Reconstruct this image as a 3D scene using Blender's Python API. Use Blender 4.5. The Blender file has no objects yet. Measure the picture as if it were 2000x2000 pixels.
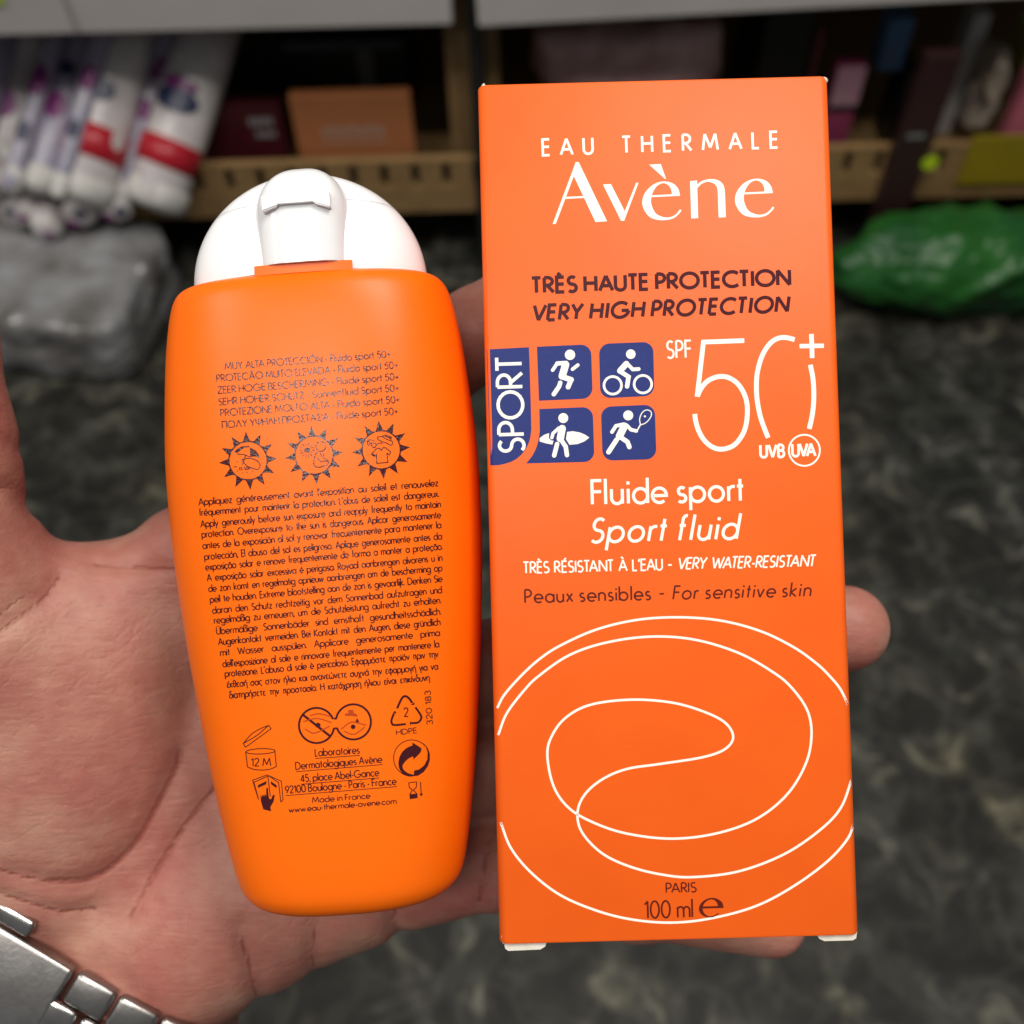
import bpy, bmesh, math, random
import numpy as np
from mathutils import Matrix, Vector, noise as mnoise

# ------------------------------------------------------------------ camera, world, light
scene = bpy.context.scene
COL = scene.collection
CAM_H, PITCH, ROLL = 0.78, 54.0, -1.6
cam_d = bpy.data.cameras.new('camera')
cam_d.sensor_width = 36.0
cam_d.lens = 36.0
cam_d.clip_start = 0.01
cam_d.clip_end = 60
cam_d.dof.use_dof = True
cam_d.dof.focus_distance = 0.170
cam_d.dof.aperture_fstop = 15.0
cam = bpy.data.objects.new('camera', cam_d)
COL.objects.link(cam)
CAMM = (Matrix.Translation((0, 0, CAM_H)) @ Matrix.Rotation(math.radians(90 - PITCH), 4, 'X')
        @ Matrix.Rotation(math.radians(ROLL), 4, 'Z'))
cam.matrix_world = CAMM
scene.camera = cam
scene.render.resolution_x = scene.render.resolution_y = 1024

world = bpy.data.worlds.new('World')
scene.world = world
world.use_nodes = True
bg = world.node_tree.nodes['Background']
bg.inputs[0].default_value = (0.95, 0.97, 1.0, 1)
bg.inputs[1].default_value = 0.155

def area(name, loc, target, sx, sy, power, col=(1, 0.95, 0.88)):
    d = bpy.data.lights.new(name, 'AREA')
    d.shape = 'RECTANGLE'; d.size = sx; d.size_y = sy
    d.energy = power; d.color = col
    o = bpy.data.objects.new(name, d)
    COL.objects.link(o)
    o.location = loc
    o.rotation_euler = (Vector(target) - Vector(loc)).to_track_quat('-Z', 'Y').to_euler()
    return o
# two ceiling fittings and one lower lamp, added near so light fades downwards; all above the camera
area('ceiling_or_added_light', (-0.32, -0.66, 2.6), (-0.32, -0.3, 0.0), 0.9, 0.22, 19)
area('ceiling_or_added_light', (0.36, 0.22, 1.75), (0.25, 0.15, 0.0), 0.55, 0.30, 12.5)  # the added lower lamp, no shop fitting
area('ceiling_or_added_light', (-1.6, 0.1, 2.6), (-1.0, 0.3, 0.0), 1.2, 0.45, 26)

vs = scene.view_settings
vs.view_transform = 'Standard'
vs.look = 'None'
vs.exposure = 0.0
vs.gamma = 1.0

# ------------------------------------------------------------------ helpers
RND = random.Random(7)

def ray(px, py):
    """world direction through a point measured on the 2000 px photograph"""
    return CAMM.to_3x3() @ Vector(((px - 1000) / 2000, (1000 - py) / 2000, -1))
def onY(px, py, Y):
    d = ray(px, py); t = Y / d.y
    return Vector((d.x * t, Y, CAM_H + d.z * t))
def onZ(px, py, z=0.0):
    d = ray(px, py); t = (z - CAM_H) / d.z
    return Vector((d.x * t, d.y * t, z))
def cs(px, py, D):
    """camera-space point (metres); D is the distance along the view axis in mm"""
    D = D / 1000.0
    return Vector(((px - 1000) / 2000 * D, (1000 - py) / 2000 * D, -D))

def tag(o, label=None, cat=None, group=None, kind=None):
    if label: o['label'] = label
    if cat: o['category'] = cat
    if group: o['group'] = group
    if kind: o['kind'] = kind
    return o
def empty(name, matrix, label, cat, group=None):
    o = bpy.data.objects.new(name, None)
    o.empty_display_size = 0.02
    COL.objects.link(o)
    o.matrix_world = matrix
    return tag(o, label, cat, group)
def meshobj(name, verts, faces, mat, parent=None, smooth=False, matrix=None):
    me = bpy.data.meshes.new(name)
    me.from_pydata([tuple(v) for v in verts], [], [tuple(f) for f in faces])
    me.update()
    if mat: me.materials.append(mat)
    if smooth:
        me.polygons.foreach_set('use_smooth', [True] * len(me.polygons))
    o = bpy.data.objects.new(name, me)
    COL.objects.link(o)
    if parent: o.parent = parent
    if matrix: o.matrix_world = matrix
    return o
def bmobj(name, bm, mat, parent=None, smooth=False):
    me = bpy.data.meshes.new(name)
    bm.normal_update()
    bm.to_mesh(me); bm.free()
    if mat: me.materials.append(mat)
    if smooth:
        me.polygons.foreach_set('use_smooth', [True] * len(me.polygons))
    o = bpy.data.objects.new(name, me)
    COL.objects.link(o)
    if parent: o.parent = parent
    return o
def box_bm(x0, x1, y0, y1, z0, z1, bevel=0.0, seg=3):
    bm = bmesh.new()
    bmesh.ops.create_cube(bm, size=1.0)
    for v in bm.verts:
        v.co = Vector(((x0 + x1) / 2 + v.co.x * (x1 - x0), (y0 + y1) / 2 + v.co.y * (y1 - y0), (z0 + z1) / 2 + v.co.z * (z1 - z0)))
    if bevel:
        bmesh.ops.bevel(bm, geom=bm.edges[:], offset=bevel, segments=seg, affect='EDGES', profile=0.5)
    return bm
def smooth_by_angle(o, ang=40):
    me = o.data
    me.polygons.foreach_set('use_smooth', [True] * len(me.polygons))
    try:
        me.set_sharp_from_angle(angle=math.radians(ang))
    except Exception:
        pass

# ------------------------------------------------------------------ materials
def mat(name, col, rough=0.5, metal=0.0, spec=0.5, noise=None, bump=None, coat=0.0, coat_rough=0.1, sss=0.0, sss_r=(0.004, 0.0015, 0.0008), trans=0.0, ior=1.45):
    m = bpy.data.materials.new(name)
    m.use_nodes = True
    nt = m.node_tree; N = nt.nodes; L = nt.links
    p = N['Principled BSDF']
    p.inputs['Base Color'].default_value = (*col, 1)
    p.inputs['Roughness'].default_value = rough
    p.inputs['Metallic'].default_value = metal
    p.inputs['Specular IOR Level'].default_value = spec
    p.inputs['Coat Weight'].default_value = coat
    p.inputs['Coat Roughness'].default_value = coat_rough
    p.inputs['Transmission Weight'].default_value = trans
    p.inputs['IOR'].default_value = ior
    if sss:
        p.inputs['Subsurface Weight'].default_value = sss
        p.inputs['Subsurface Radius'].default_value = sss_r
        p.inputs['Subsurface Scale'].default_value = 1.0
    tc = N.new('ShaderNodeTexCoord')
    if noise:      # (scale, other colour, detail)
        n = N.new('ShaderNodeTexNoise'); n.inputs['Scale'].default_value = noise[0]
        n.inputs['Detail'].default_value = noise[2] if len(noise) > 2 else 3
        L.new(tc.outputs['Object'], n.inputs['Vector'])
        r = N.new('ShaderNodeValToRGB')
        r.color_ramp.elements[0].position = 0.3; r.color_ramp.elements[1].position = 0.7
        r.color_ramp.elements[0].color = (*col, 1); r.color_ramp.elements[1].color = (*noise[1], 1)
        L.new(n.outputs['Fac'], r.inputs['Fac']); L.new(r.outputs['Color'], p.inputs['Base Color'])
    if bump:       # (scale, strength, distance)
        n = N.new('ShaderNodeTexNoise'); n.inputs['Scale'].default_value = bump[0]
        n.inputs['Detail'].default_value = 4
        L.new(tc.outputs['Object'], n.inputs['Vector'])
        b = N.new('ShaderNodeBump'); b.inputs['Strength'].default_value = bump[1]; b.inputs['Distance'].default_value = bump[2]
        L.new(n.outputs['Fac'], b.inputs['Height']); L.new(b.outputs['Normal'], p.inputs['Normal'])
    return m

M = {}
M['card'] = mat('orange_card', (0.82, 0.118, 0.009), 0.44, spec=0.30, noise=(60, (0.775, 0.106, 0.008), 6), bump=(1500, 0.22, 0.00006))
M['cardwhite'] = mat('bare_white_card', (0.72, 0.68, 0.60), 0.8, noise=(300, (0.60, 0.55, 0.47)))
M['bottle'] = mat('orange_plastic', (0.90, 0.145, 0.002), 0.38, spec=0.32, sss=0.10, sss_r=(0.002, 0.0006, 0.0001), bump=(900, 0.05, 0.00003))
M['cap'] = mat('white_plastic', (0.875, 0.88, 0.895), 0.16, spec=0.5, sss=0.15, sss_r=(0.002, 0.002, 0.002))
M['bulge'] = mat('milky_translucent_plastic', (0.86, 0.87, 0.89), 0.12, spec=0.6, trans=0.12, sss=0.2, sss_r=(0.002, 0.002, 0.002))
M['white'] = mat('white_ink', (0.86, 0.82, 0.74), 0.45)
M['blue'] = mat('blue_ink', (0.018, 0.030, 0.155), 0.45, spec=0.16, noise=(1200, (0.020, 0.034, 0.170), 3), bump=(1800, 0.25, 0.00005))
M['maroon'] = mat('maroon_ink', (0.055, 0.005, 0.010), 0.36, spec=0.14, bump=(2500, 0.5, 0.00005))
M['brown'] = mat('brown_ink', (0.105, 0.009, 0.004), 0.5, spec=0.2)
M['foil'] = mat('dark_glossy_ink', (0.050, 0.006, 0.010), 0.20, spec=0.55, bump=(2200, 0.9, 0.00009))
M['paletan'] = mat('thin_brown_ink', (0.42, 0.045, 0.004), 0.35)
M['steel'] = mat('brushed_steel', (0.40, 0.388, 0.375), 0.34, metal=1.0, noise=(180, (0.30, 0.285, 0.275), 6), bump=(900, 0.35, 0.0001))
M['steel2'] = mat('polished_steel', (0.52, 0.50, 0.49), 0.22, metal=1.0, noise=(240, (0.40, 0.385, 0.37), 5))

# ------------------------------------------------------------------ stroke lettering (geometric sans)
def LN(*p): return [tuple(q) for q in p]
def AR(cx, cy, rx, ry, a0, a1):
    n = max(4, int(abs(a1 - a0) / 18) + 1)
    return [(cx + rx * math.cos(math.radians(a0 + (a1 - a0) * i / n)), cy + ry * math.sin(math.radians(a0 + (a1 - a0) * i / n))) for i in range(n + 1)]
X = 0.62
def bowl(y0, y1, x0, xr):
    r = (y1 - y0) / 2
    return LN((0, y1)) + AR(x0, (y0 + y1) / 2, xr - x0, r, 90, -90) + LN((0, y0))
GL = {}
def g(ch, w, *s): GL[ch] = (w, [list(q) for q in s])
g('A', .74, LN((0, 0), (.37, 1), (.74, 0)), LN((.13, .33), (.61, .33)))
g('B', .50, LN((0, 0), (0, 1)), bowl(.53, 1, .2, .44), bowl(0, .53, .22, .50))
g('C', .84, AR(.5, .5, .5, .5, 48, 312))
g('D', .72, LN((0, 0), (0, 1)), bowl(0, 1, .22, .72))
g('E', .42, LN((.42, 1), (0, 1), (0, 0), (.42, 0)), LN((0, .53), (.40, .53)))
g('F', .40, LN((.40, 1), (0, 1), (0, 0)), LN((0, .53), (.38, .53)))
g('G', .98, AR(.5, .5, .5, .5, 45, 355), LN((.99, .46), (.56, .46)))
g('H', .62, LN((0, 0), (0, 1)), LN((.62, 0), (.62, 1)), LN((0, .53), (.62, .53)))
g('I', .0, LN((0, 0), (0, 1)))
g('J', .28, LN((.28, 1), (.28, .16)) + AR(.12, .16, .16, .16, 0, -120))
g('K', .56, LN((0, 0), (0, 1)), LN((.52, 1), (.02, .50), (.56, 0)))
g('L', .38, LN((0, 1), (0, 0), (.38, 0)))
g('M', .94, LN((0, 0), (.14, 1), (.47, .14), (.80, 1), (.94, 0)))
g('N', .68, LN((0, 0), (0, 1), (.68, 0), (.68, 1)))
g('O', 1.0, AR(.5, .5, .5, .5, 0, 360))
g('P', .46, LN((0, 0), (0, 1)), bowl(.45, 1, .18, .46))
g('Q', 1.0, AR(.5, .5, .5, .5, 0, 360), LN((.6, .3), (1.0, -.02)))
g('R', .50, LN((0, 0), (0, 1)), bowl(.47, 1, .18, .46), LN((.16, .47), (.52, 0)))
g('S', .48, AR(.25, .745, .215, .245, 40, 270) + AR(.24, .25, .24, .25, 90, -140))
g('T', .50, LN((0, 1), (.5, 1)), LN((.25, 1), (.25, 0)))
g('U', .56, LN((0, 1), (0, .28)) + AR(.28, .28, .28, .28, 180, 360) + LN((.56, 1)))
g('V', .68, LN((0, 1), (.34, 0), (.68, 1)))
g('W', 1.04, LN((0, 1), (.27, 0), (.52, .90), (.77, 0), (1.04, 1)))
g('X', .60, LN((0, 0), (.58, 1)), LN((.02, 1), (.60, 0)))
g('Y', .62, LN((0, 1), (.31, .46), (.62, 1)), LN((.31, .46), (.31, 0)))
g('Z', .56, LN((.02, 1), (.55, 1), (0, 0), (.56, 0)))
R_ = X / 2
g('a', .60, AR(.30, R_, .30, R_, 0, 360), LN((.60, X), (.60, 0)))
g('b', .60, AR(.30, R_, .30, R_, 0, 360), LN((0, 1.07), (0, 0)))
g('c', .48, AR(.31, R_, .31, R_, 50, 310))
g('d', .60, AR(.30, R_, .30, R_, 0, 360), LN((.60, 1.07), (.60, 0)))
g('e', .58, LN((.02, .30), (.60, .30)) + AR(.30, R_, .30, R_, 0, 312))
g('f', .26, LN((.10, 0), (.10, .88)) + AR(.24, .88, .14, .16, 180, 80), LN((0, X), (.25, X)))
g('g', .60, AR(.30, R_, .30, R_, 0, 360), LN((.60, X), (.60, -.12)) + AR(.31, -.12, .29, .22, 0, -160))
g('h', .46, LN((0, 1.07), (0, 0)), LN((0, .38)) + AR(.23, .38, .23, .24, 180, 0) + LN((.46, 0)))
g('i', .0, LN((0, X), (0, 0)), LN((0, .80), (0, .93)))
g('j', .06, LN((.06, X), (.06, -.32)), LN((.06, .80), (.06, .93)))
g('k', .42, LN((0, 1.07), (0, 0)), LN((.38, X), (.02, .32), (.42, 0)))
g('l', .0, LN((0, 1.07), (0, 0)))
g('m', .80, LN((0, X), (0, 0)), LN((0, .40)) + AR(.20, .42, .20, .20, 180, 0) + LN((.40, 0)), LN((.40, .40)) + AR(.60, .42, .20, .20, 180, 0) + LN((.80, 0)))
g('n', .46, LN((0, X), (0, 0)), LN((0, .38)) + AR(.23, .38, .23, .24, 180, 0) + LN((.46, 0)))
g('o', .60, AR(.30, R_, .30, R_, 0, 360))
g('p', .60, AR(.30, R_, .30, R_, 0, 360), LN((0, X), (0, -.35)))
g('q', .60, AR(.30, R_, .30, R_, 0, 360), LN((.60, X), (.60, -.35)))
g('r', .26, LN((0, X), (0, 0)), LN((0, .40)) + AR(.20, .42, .20, .19, 180, 70))
g('s', .34, AR(.175, .465, .145, .155, 40, 270) + AR(.17, .155, .17, .155, 90, -140))
g('t', .26, LN((.13, .92), (.13, 0)), LN((0, X), (.26, X)))
g('u', .46, LN((0, X), (0, .24)) + AR(.23, .24, .23, .24, 180, 360) + LN((.46, X)), LN((.46, .3), (.46, 0)))
g('v', .46, LN((0, X), (.23, 0), (.46, X)))
g('w', .74, LN((0, X), (.19, 0), (.37, .56), (.55, 0), (.74, X)))
g('x', .44, LN((0, 0), (.42, X)), LN((.02, X), (.44, 0)))
g('y', .48, LN((0, X), (.24, .04)), LN((.48, X), (.10, -.35)))
g('z', .42, LN((.02, X), (.40, X), (0, 0), (.42, 0)))
g('0', .56, AR(.28, .5, .28, .5, 0, 360))
g('1', .22, LN((0, .80), (.20, 1), (.20, 0)))
g('2', .50, AR(.25, .73, .24, .27, 170, -35) + LN((0, 0), (.50, 0)))
g('3', .48, AR(.23, .76, .21, .24, 150, -90) + AR(.23, .26, .25, .26, 90, -150))
g('4', .56, LN((.42, 0), (.42, 1), (0, .24), (.56, .24)))
g('5', .48, LN((.46, 1), (.10, 1), (.03, .53)) + AR(.21, .31, .26, .31, 125, -140))
g('6', .52, AR(.26, .30, .26, .30, 0, 360), LN((.04, .42), (.36, 1)))
g('7', .48, LN((0, 1), (.48, 1), (.12, 0)))
g('8', .50, AR(.25, .755, .20, .245, 0, 360), AR(.25, .255, .25, .255, 0, 360))
g('9', .52, AR(.26, .70, .26, .30, 0, 360), LN((.48, .58), (.16, 0)))
g('.', .0, LN((0, 0), (0, .12)))
g(',', .06, LN((.06, .12), (0, -.14)))
g('-', .24, LN((0, .34), (.24, .34)))
g("'", .08, LN((.08, 1.05), (0, .78)))
g('+', .44, LN((0, .40), (.44, .40)), LN((.22, .18), (.22, .62)))
g('\u00df', .46, LN((0, 0), (0, .84)) + AR(.2, .84, .2, .2, 180, -40) + LN((.2, .6)) + AR(.22, .29, .24, .29, 80, -110))
# greek
g('\u03a0', .60, LN((0, 0), (0, 1), (.60, 1), (.60, 0)))
g('\u039b', .70, LN((0, 0), (.35, 1), (.70, 0)))
g('\u03a8', .74, LN((.37, 1), (.37, 0)), LN((0, 1), (0, .62)) + AR(.37, .62, .37, .36, 180, 360) + LN((.74, 1)))
g('\u03a3', .50, LN((.50, 1), (.02, 1), (.34, .52), (0, 0), (.50, 0)))
g('\u03b1', .58, AR(.27, R_, .27, R_, 25, 335), LN((.60, X), (.50, .31), (.60, 0)))
g('\u03b3', .46, LN((0, X), (.23, .02), (.46, X)), LN((.23, .05), (.23, -.35)))
g('\u03b4', .54, AR(.27, .29, .27, .29, 0, 360), LN((.34, .56), (.10, .90), (.18, 1.02), (.44, 1.0)))
g('\u03b5', .40, AR(.22, .46, .18, .155, 35, 265) + AR(.22, .155, .20, .155, 95, 325))
g('\u03b7', .46, LN((0, X), (0, 0)), LN((0, .38)) + AR(.23, .38, .23, .24, 180, 0) + LN((.46, -.35)))
g('\u03b8', .46, AR(.23, .5, .23, .5, 0, 360), LN((.02, .5), (.44, .5)))
g('\u03b9', .06, LN((0, X), (0, .08), (.06, 0)))
g('\u03ba', .40, LN((0, X), (0, 0)), LN((.36, X), (.02, .32), (.40, 0)))
g('\u03bb', .50, LN((.04, 1.0), (.14, .98), (.50, 0)), LN((.26, .62), (0, 0)))
g('\u03bc', .48, LN((0, X), (0, -.35)), LN((0, .24)) + AR(.23, .24, .23, .24, 180, 360) + LN((.46, X)), LN((.46, .3), (.48, 0)))
g('\u03bd', .46, LN((0, X), (.22, 0), (.46, X)))
g('\u03c0', .54, LN((0, X), (.54, X)), LN((.10, X), (.10, 0)), LN((.44, X), (.44, 0)))
g('\u03c1', .58, AR(.29, R_, .29, R_, 0, 360), LN((0, .3), (0, -.35)))
g('\u03c3', .62, AR(.28, .29, .28, .29, 0, 360), LN((.28, .60), (.62, .60)))
g('\u03c2', .44, AR(.28, .34, .28, .28, 50, 240) + LN((.36, -.05), (.30, -.22)))
g('\u03c4', .44, LN((0, X), (.44, X)), LN((.22, X), (.22, 0)))
g('\u03c5', .48, LN((0, X), (0, .25)) + AR(.24, .25, .24, .25, 180, 360) + LN((.48, X)))
g('\u03c6', .66, AR(.33, R_, .33, R_, 0, 360), LN((.33, .8), (.33, -.35)))
g('\u03c7', .46, LN((0, -.35), (.44, X)), LN((.02, X), (.46, -.35)))
g('\u03c9', .76, LN((.10, X), (.0, .3)) + AR(.19, .22, .19, .22, 180, 360) + AR(.57, .22, .19, .22, 180, 360) + LN((.76, .3), (.66, X)))
def acc(ch, base, kind):
    w, s = GL[base]
    top = 1.10 if base.isupper() else .74
    c = w / 2
    st = [list(q) for q in s]
    if base in 'i\u03b9' : st = st[:1]
    if kind == 'g': st.append(LN((c - .16, top + .18), (c + .04, top)))
    if kind == 'a': st.append(LN((c + .16, top + .18), (c - .04, top)))
    if kind == 't': st.append(LN((c - .2, top + .02), (c - .07, top + .11), (c + .07, top + .03), (c + .2, top + .12)))
    if kind == 'd': st += [LN((c - .14, top), (c - .14, top + .12)), LN((c + .14, top), (c + .14, top + .12))]
    if kind == 'c': st.append(LN((c, 0), (c + .05, -.14), (c - .1, -.24)))
    GL[ch] = (w, st)
for ch, b, k in (('\u00e8', 'e', 'g'), ('\u00e9', 'e', 'a'), ('\u00c8', 'E', 'g'), ('\u00c9', 'E', 'a'), ('\u00c0', 'A', 'g'), ('\u00c3', 'A', 't'), ('\u00e3', 'a', 't'),
                 ('\u00e7', 'c', 'c'), ('\u00d3', 'O', 'a'), ('\u00f3', 'o', 'a'), ('\u00fc', 'u', 'd'), ('\u00dc', 'U', 'd'), ('\u00e4', 'a', 'd'), ('\u00f6', 'o', 'd'),
                 ('\u03ac', '\u03b1', 'a'), ('\u03ad', '\u03b5', 'a'), ('\u03ae', '\u03b7', 'a'), ('\u03af', '\u03b9', 'a'), ('\u03cc', 'o', 'a'), ('\u03ce', '\u03c9', 'a'), ('\u03ca', '\u03b9', 'd')):
    acc(ch, b, k)
for gr, la in zip('\u0391\u0395\u0397\u0399\u039f\u03a1\u03a4\u03a5\u03bf', 'AEHIOPTYo'):
    GL[gr] = GL[la]

KERN = {'rt': -.10, 'CT': -.12, 'OT': -.08, 'AV': -.16, 'VA': -.14, 'AT': -.14, 'TA': -.14, 'LT': -.12, 'WA': -.14, 'AU': -.04, 'UA': -.04, 'LA': -.05, 'AL': -.03, 'PA': -.12, 'RY': -.08, 'ER': .02,
        'HI': .07, 'IG': .03, 'IO': .02, 'ON': .0, 'IN': .06, 'li': .07, 'il': .07, 'lu': .05, 'ui': .05, 'id': .02, 'in': .06, 'ki': .03, 'ti': .03, 'it': .03, 'FL': .04, 'Fl': -.03, 'rm': .04, 'TI': .02, 'AN': .02, 'NT': -.05, 'ST': -.05,
        'EA': -.04, 'TE': -.02, 'UT': -.03, 'or': .02, 'fl': .06, 'll': .08, 'RÉ': .04, 'SI': .03, 'IS': .03, 'ri': .0, 'bl': .03, 'iv': .0, 'VE': -.05, 'PO': -.02, 'OR': .0, 'RT': -.06}
class Ink:
    """collects flat print in photograph pixels; built onto a curved or flat face"""
    def __init__(s): s.v = []; s.f = []; s.lay = []; s.n = 0
    def poly(s, pts, layer=None):
        i = len(s.v)
        s.v += [tuple(p) for p in pts]; s.f.append(tuple(range(i, i + len(pts))))
        s.n += 1
        s.lay += [s.n % 9 if layer is None else layer] * len(pts)
    def strip(s, a, b):
        i = len(s.v); n = len(a)
        s.v += [tuple(p) for p in a] + [tuple(p) for p in b]
        for k in range(n - 1): s.f.append((i + k, i + k + 1, i + n + k + 1, i + n + k))
        s.n += 1; s.lay += [s.n % 9] * (2 * n)
    def line(s, pts, w, closed=False, step=None, round_=False):
        P = [np.array(p, float) for p in pts]
        if closed is False and len(P) > 3 and np.linalg.norm(P[0] - P[-1]) < 1e-6: closed = True
        if closed and np.linalg.norm(P[0] - P[-1]) < 1e-6: P = P[:-1]
        if not closed and not round_ and len(P) > 2:
            for i in range(1, len(P) - 1):
                a_ = P[i] - P[i - 1]; b_ = P[i + 1] - P[i]
                if a_.dot(b_) < -0.05 * np.linalg.norm(a_) * np.linalg.norm(b_):   # sharp corner: two separate strokes
                    s.line(P[:i + 1], w, step=step); s.line(P[i:], w, step=step)
                    return
        if step:
            Q = []
            m = len(P)
            for i in range(m if closed else m - 1):
                a, b = P[i], P[(i + 1) % m]
                k = max(1, int(np.linalg.norm(b - a) / step))
                Q += [a + (b - a) * j / k for j in range(k)]
            if not closed: Q.append(P[-1])
            P = Q
        n = len(P); A = []; B = []
        for i in range(n):
            if closed: p0, p1, p2 = P[i - 1], P[i], P[(i + 1) % n]
            else: p0, p1, p2 = P[max(0, i - 1)], P[i], P[min(n - 1, i + 1)]
            d1 = p1 - p0; d2 = p2 - p1
            l1 = np.linalg.norm(d1); l2 = np.linalg.norm(d2)
            d1 = d1 / l1 if l1 > 1e-9 else (d2 / max(l2, 1e-9)); d2 = d2 / l2 if l2 > 1e-9 else d1
            n1 = np.array((-d1[1], d1[0])); n2 = np.array((-d2[1], d2[0]))
            mm = n1 + n2; q = np.linalg.norm(mm)
            if q < 0.35: mm = n1; sc = 1.0
            else:
                mm = mm / q; sc = min(1.0 / max(mm.dot(n1), 0.3), 1.45)
            A.append(p1 + mm * w / 2 * sc); B.append(p1 - mm * w / 2 * sc)
        if closed: A.append(A[0]); B.append(B[0])
        s.strip(A, B)
        if round_:
            for p in (P[0], P[-1]): s.disc(p, w / 2)
    def disc(s, c, r, n=18):
        s.poly([(c[0] + r * math.cos(2 * math.pi * i / n), c[1] + r * math.sin(2 * math.pi * i / n)) for i in range(n)])
    def text(s, txt, p0, p1, h, w, slant=0.0, fit='scale', tr=0.17, space=0.30, step=None):
        p0 = np.array(p0, float); p1 = np.array(p1, float)
        d = p1 - p0; Ln = np.linalg.norm(d); d /= Ln
        up = np.array((d[1], -d[0]))
        adv = []; x = 0.0; nsp = 0
        for k, c in enumerate(txt):
            if c == ' ': x += space; continue
            if k and txt[k - 1:k + 1] in KERN: x += KERN[txt[k - 1:k + 1]]
            adv.append((k, c, x)); x += GL[c][0] + tr
        nat = x - tr
        target = (Ln - w) / h
        if fit == 'scale': sx = target / nat; extra = 0.0
        elif fit == 'word':
            sx = min(1.0, 0.93 * target / nat)
            ns = txt.count(' '); extra = (target - nat * sx) / max(ns, 1)
        else: sx = 1.0; extra = (target - nat) / max(len(txt) - 1, 1)
        for k, c, ax in adv:
            e = extra * (txt[:k].count(' ') if fit == 'word' else k) if fit != 'scale' else 0
            for st in GL[c][1]:
                q = [p0 + d * ((ax + gx) * sx + e + w / 2 / h + slant * gy) * h + up * gy * h for gx, gy in st]
                # keep caps and feet inside the letter height
                s.line(q, w, step=step)
    def build(s, name, fmap, m, parent, base=0.00002):
        arr = np.array(s.v, float); lay = np.array(s.lay, float)
        co = fmap(arr, base + lay * 1.6e-6)
        o = meshobj(name, co.tolist(), s.f, m, parent)
        # faces look outwards (towards +z of the thing)
        me = o.data
        fl = [p.index for p in me.polygons if p.normal.z < 0]
        if fl:
            bm = bmesh.new(); bm.from_mesh(me); bm.faces.ensure_lookup_table()
            bmesh.ops.reverse_faces(bm, faces=[bm.faces[i] for i in fl])
            bm.to_mesh(me); bm.free()
        return o
def crop(ox, oy, sc):
    return lambda *pts: [(ox + x * sc, oy + y * sc) for x, y in pts]
def spline(pts, n=6, closed=False):
    P = [np.array(p, float) for p in pts]; m = len(P); out = []
    for i in range(m if closed else m - 1):
        if closed: a, b, c, d = P[i - 1], P[i], P[(i + 1) % m], P[(i + 2) % m]
        else:
            b, c = P[i], P[i + 1]
            a = P[i - 1] if i else 2 * b - c
            d = P[i + 2] if i + 2 < m else 2 * c - b
        for k in range(n):
            t = k / n
            out.append(0.5 * (2 * b + (c - a) * t + (2 * a - 5 * b + 4 * c - d) * t * t + (3 * b - a - 3 * c + d) * t ** 3))
    if not closed: out.append(P[-1])
    return [tuple(p) for p in out]
def arc_px(c, r, a0, a1, n=40):
    return [(c[0] + r * math.cos(math.radians(a0 + (a1 - a0) * i / n)), c[1] - r * math.sin(math.radians(a0 + (a1 - a0) * i / n))) for i in range(n + 1)]

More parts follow.
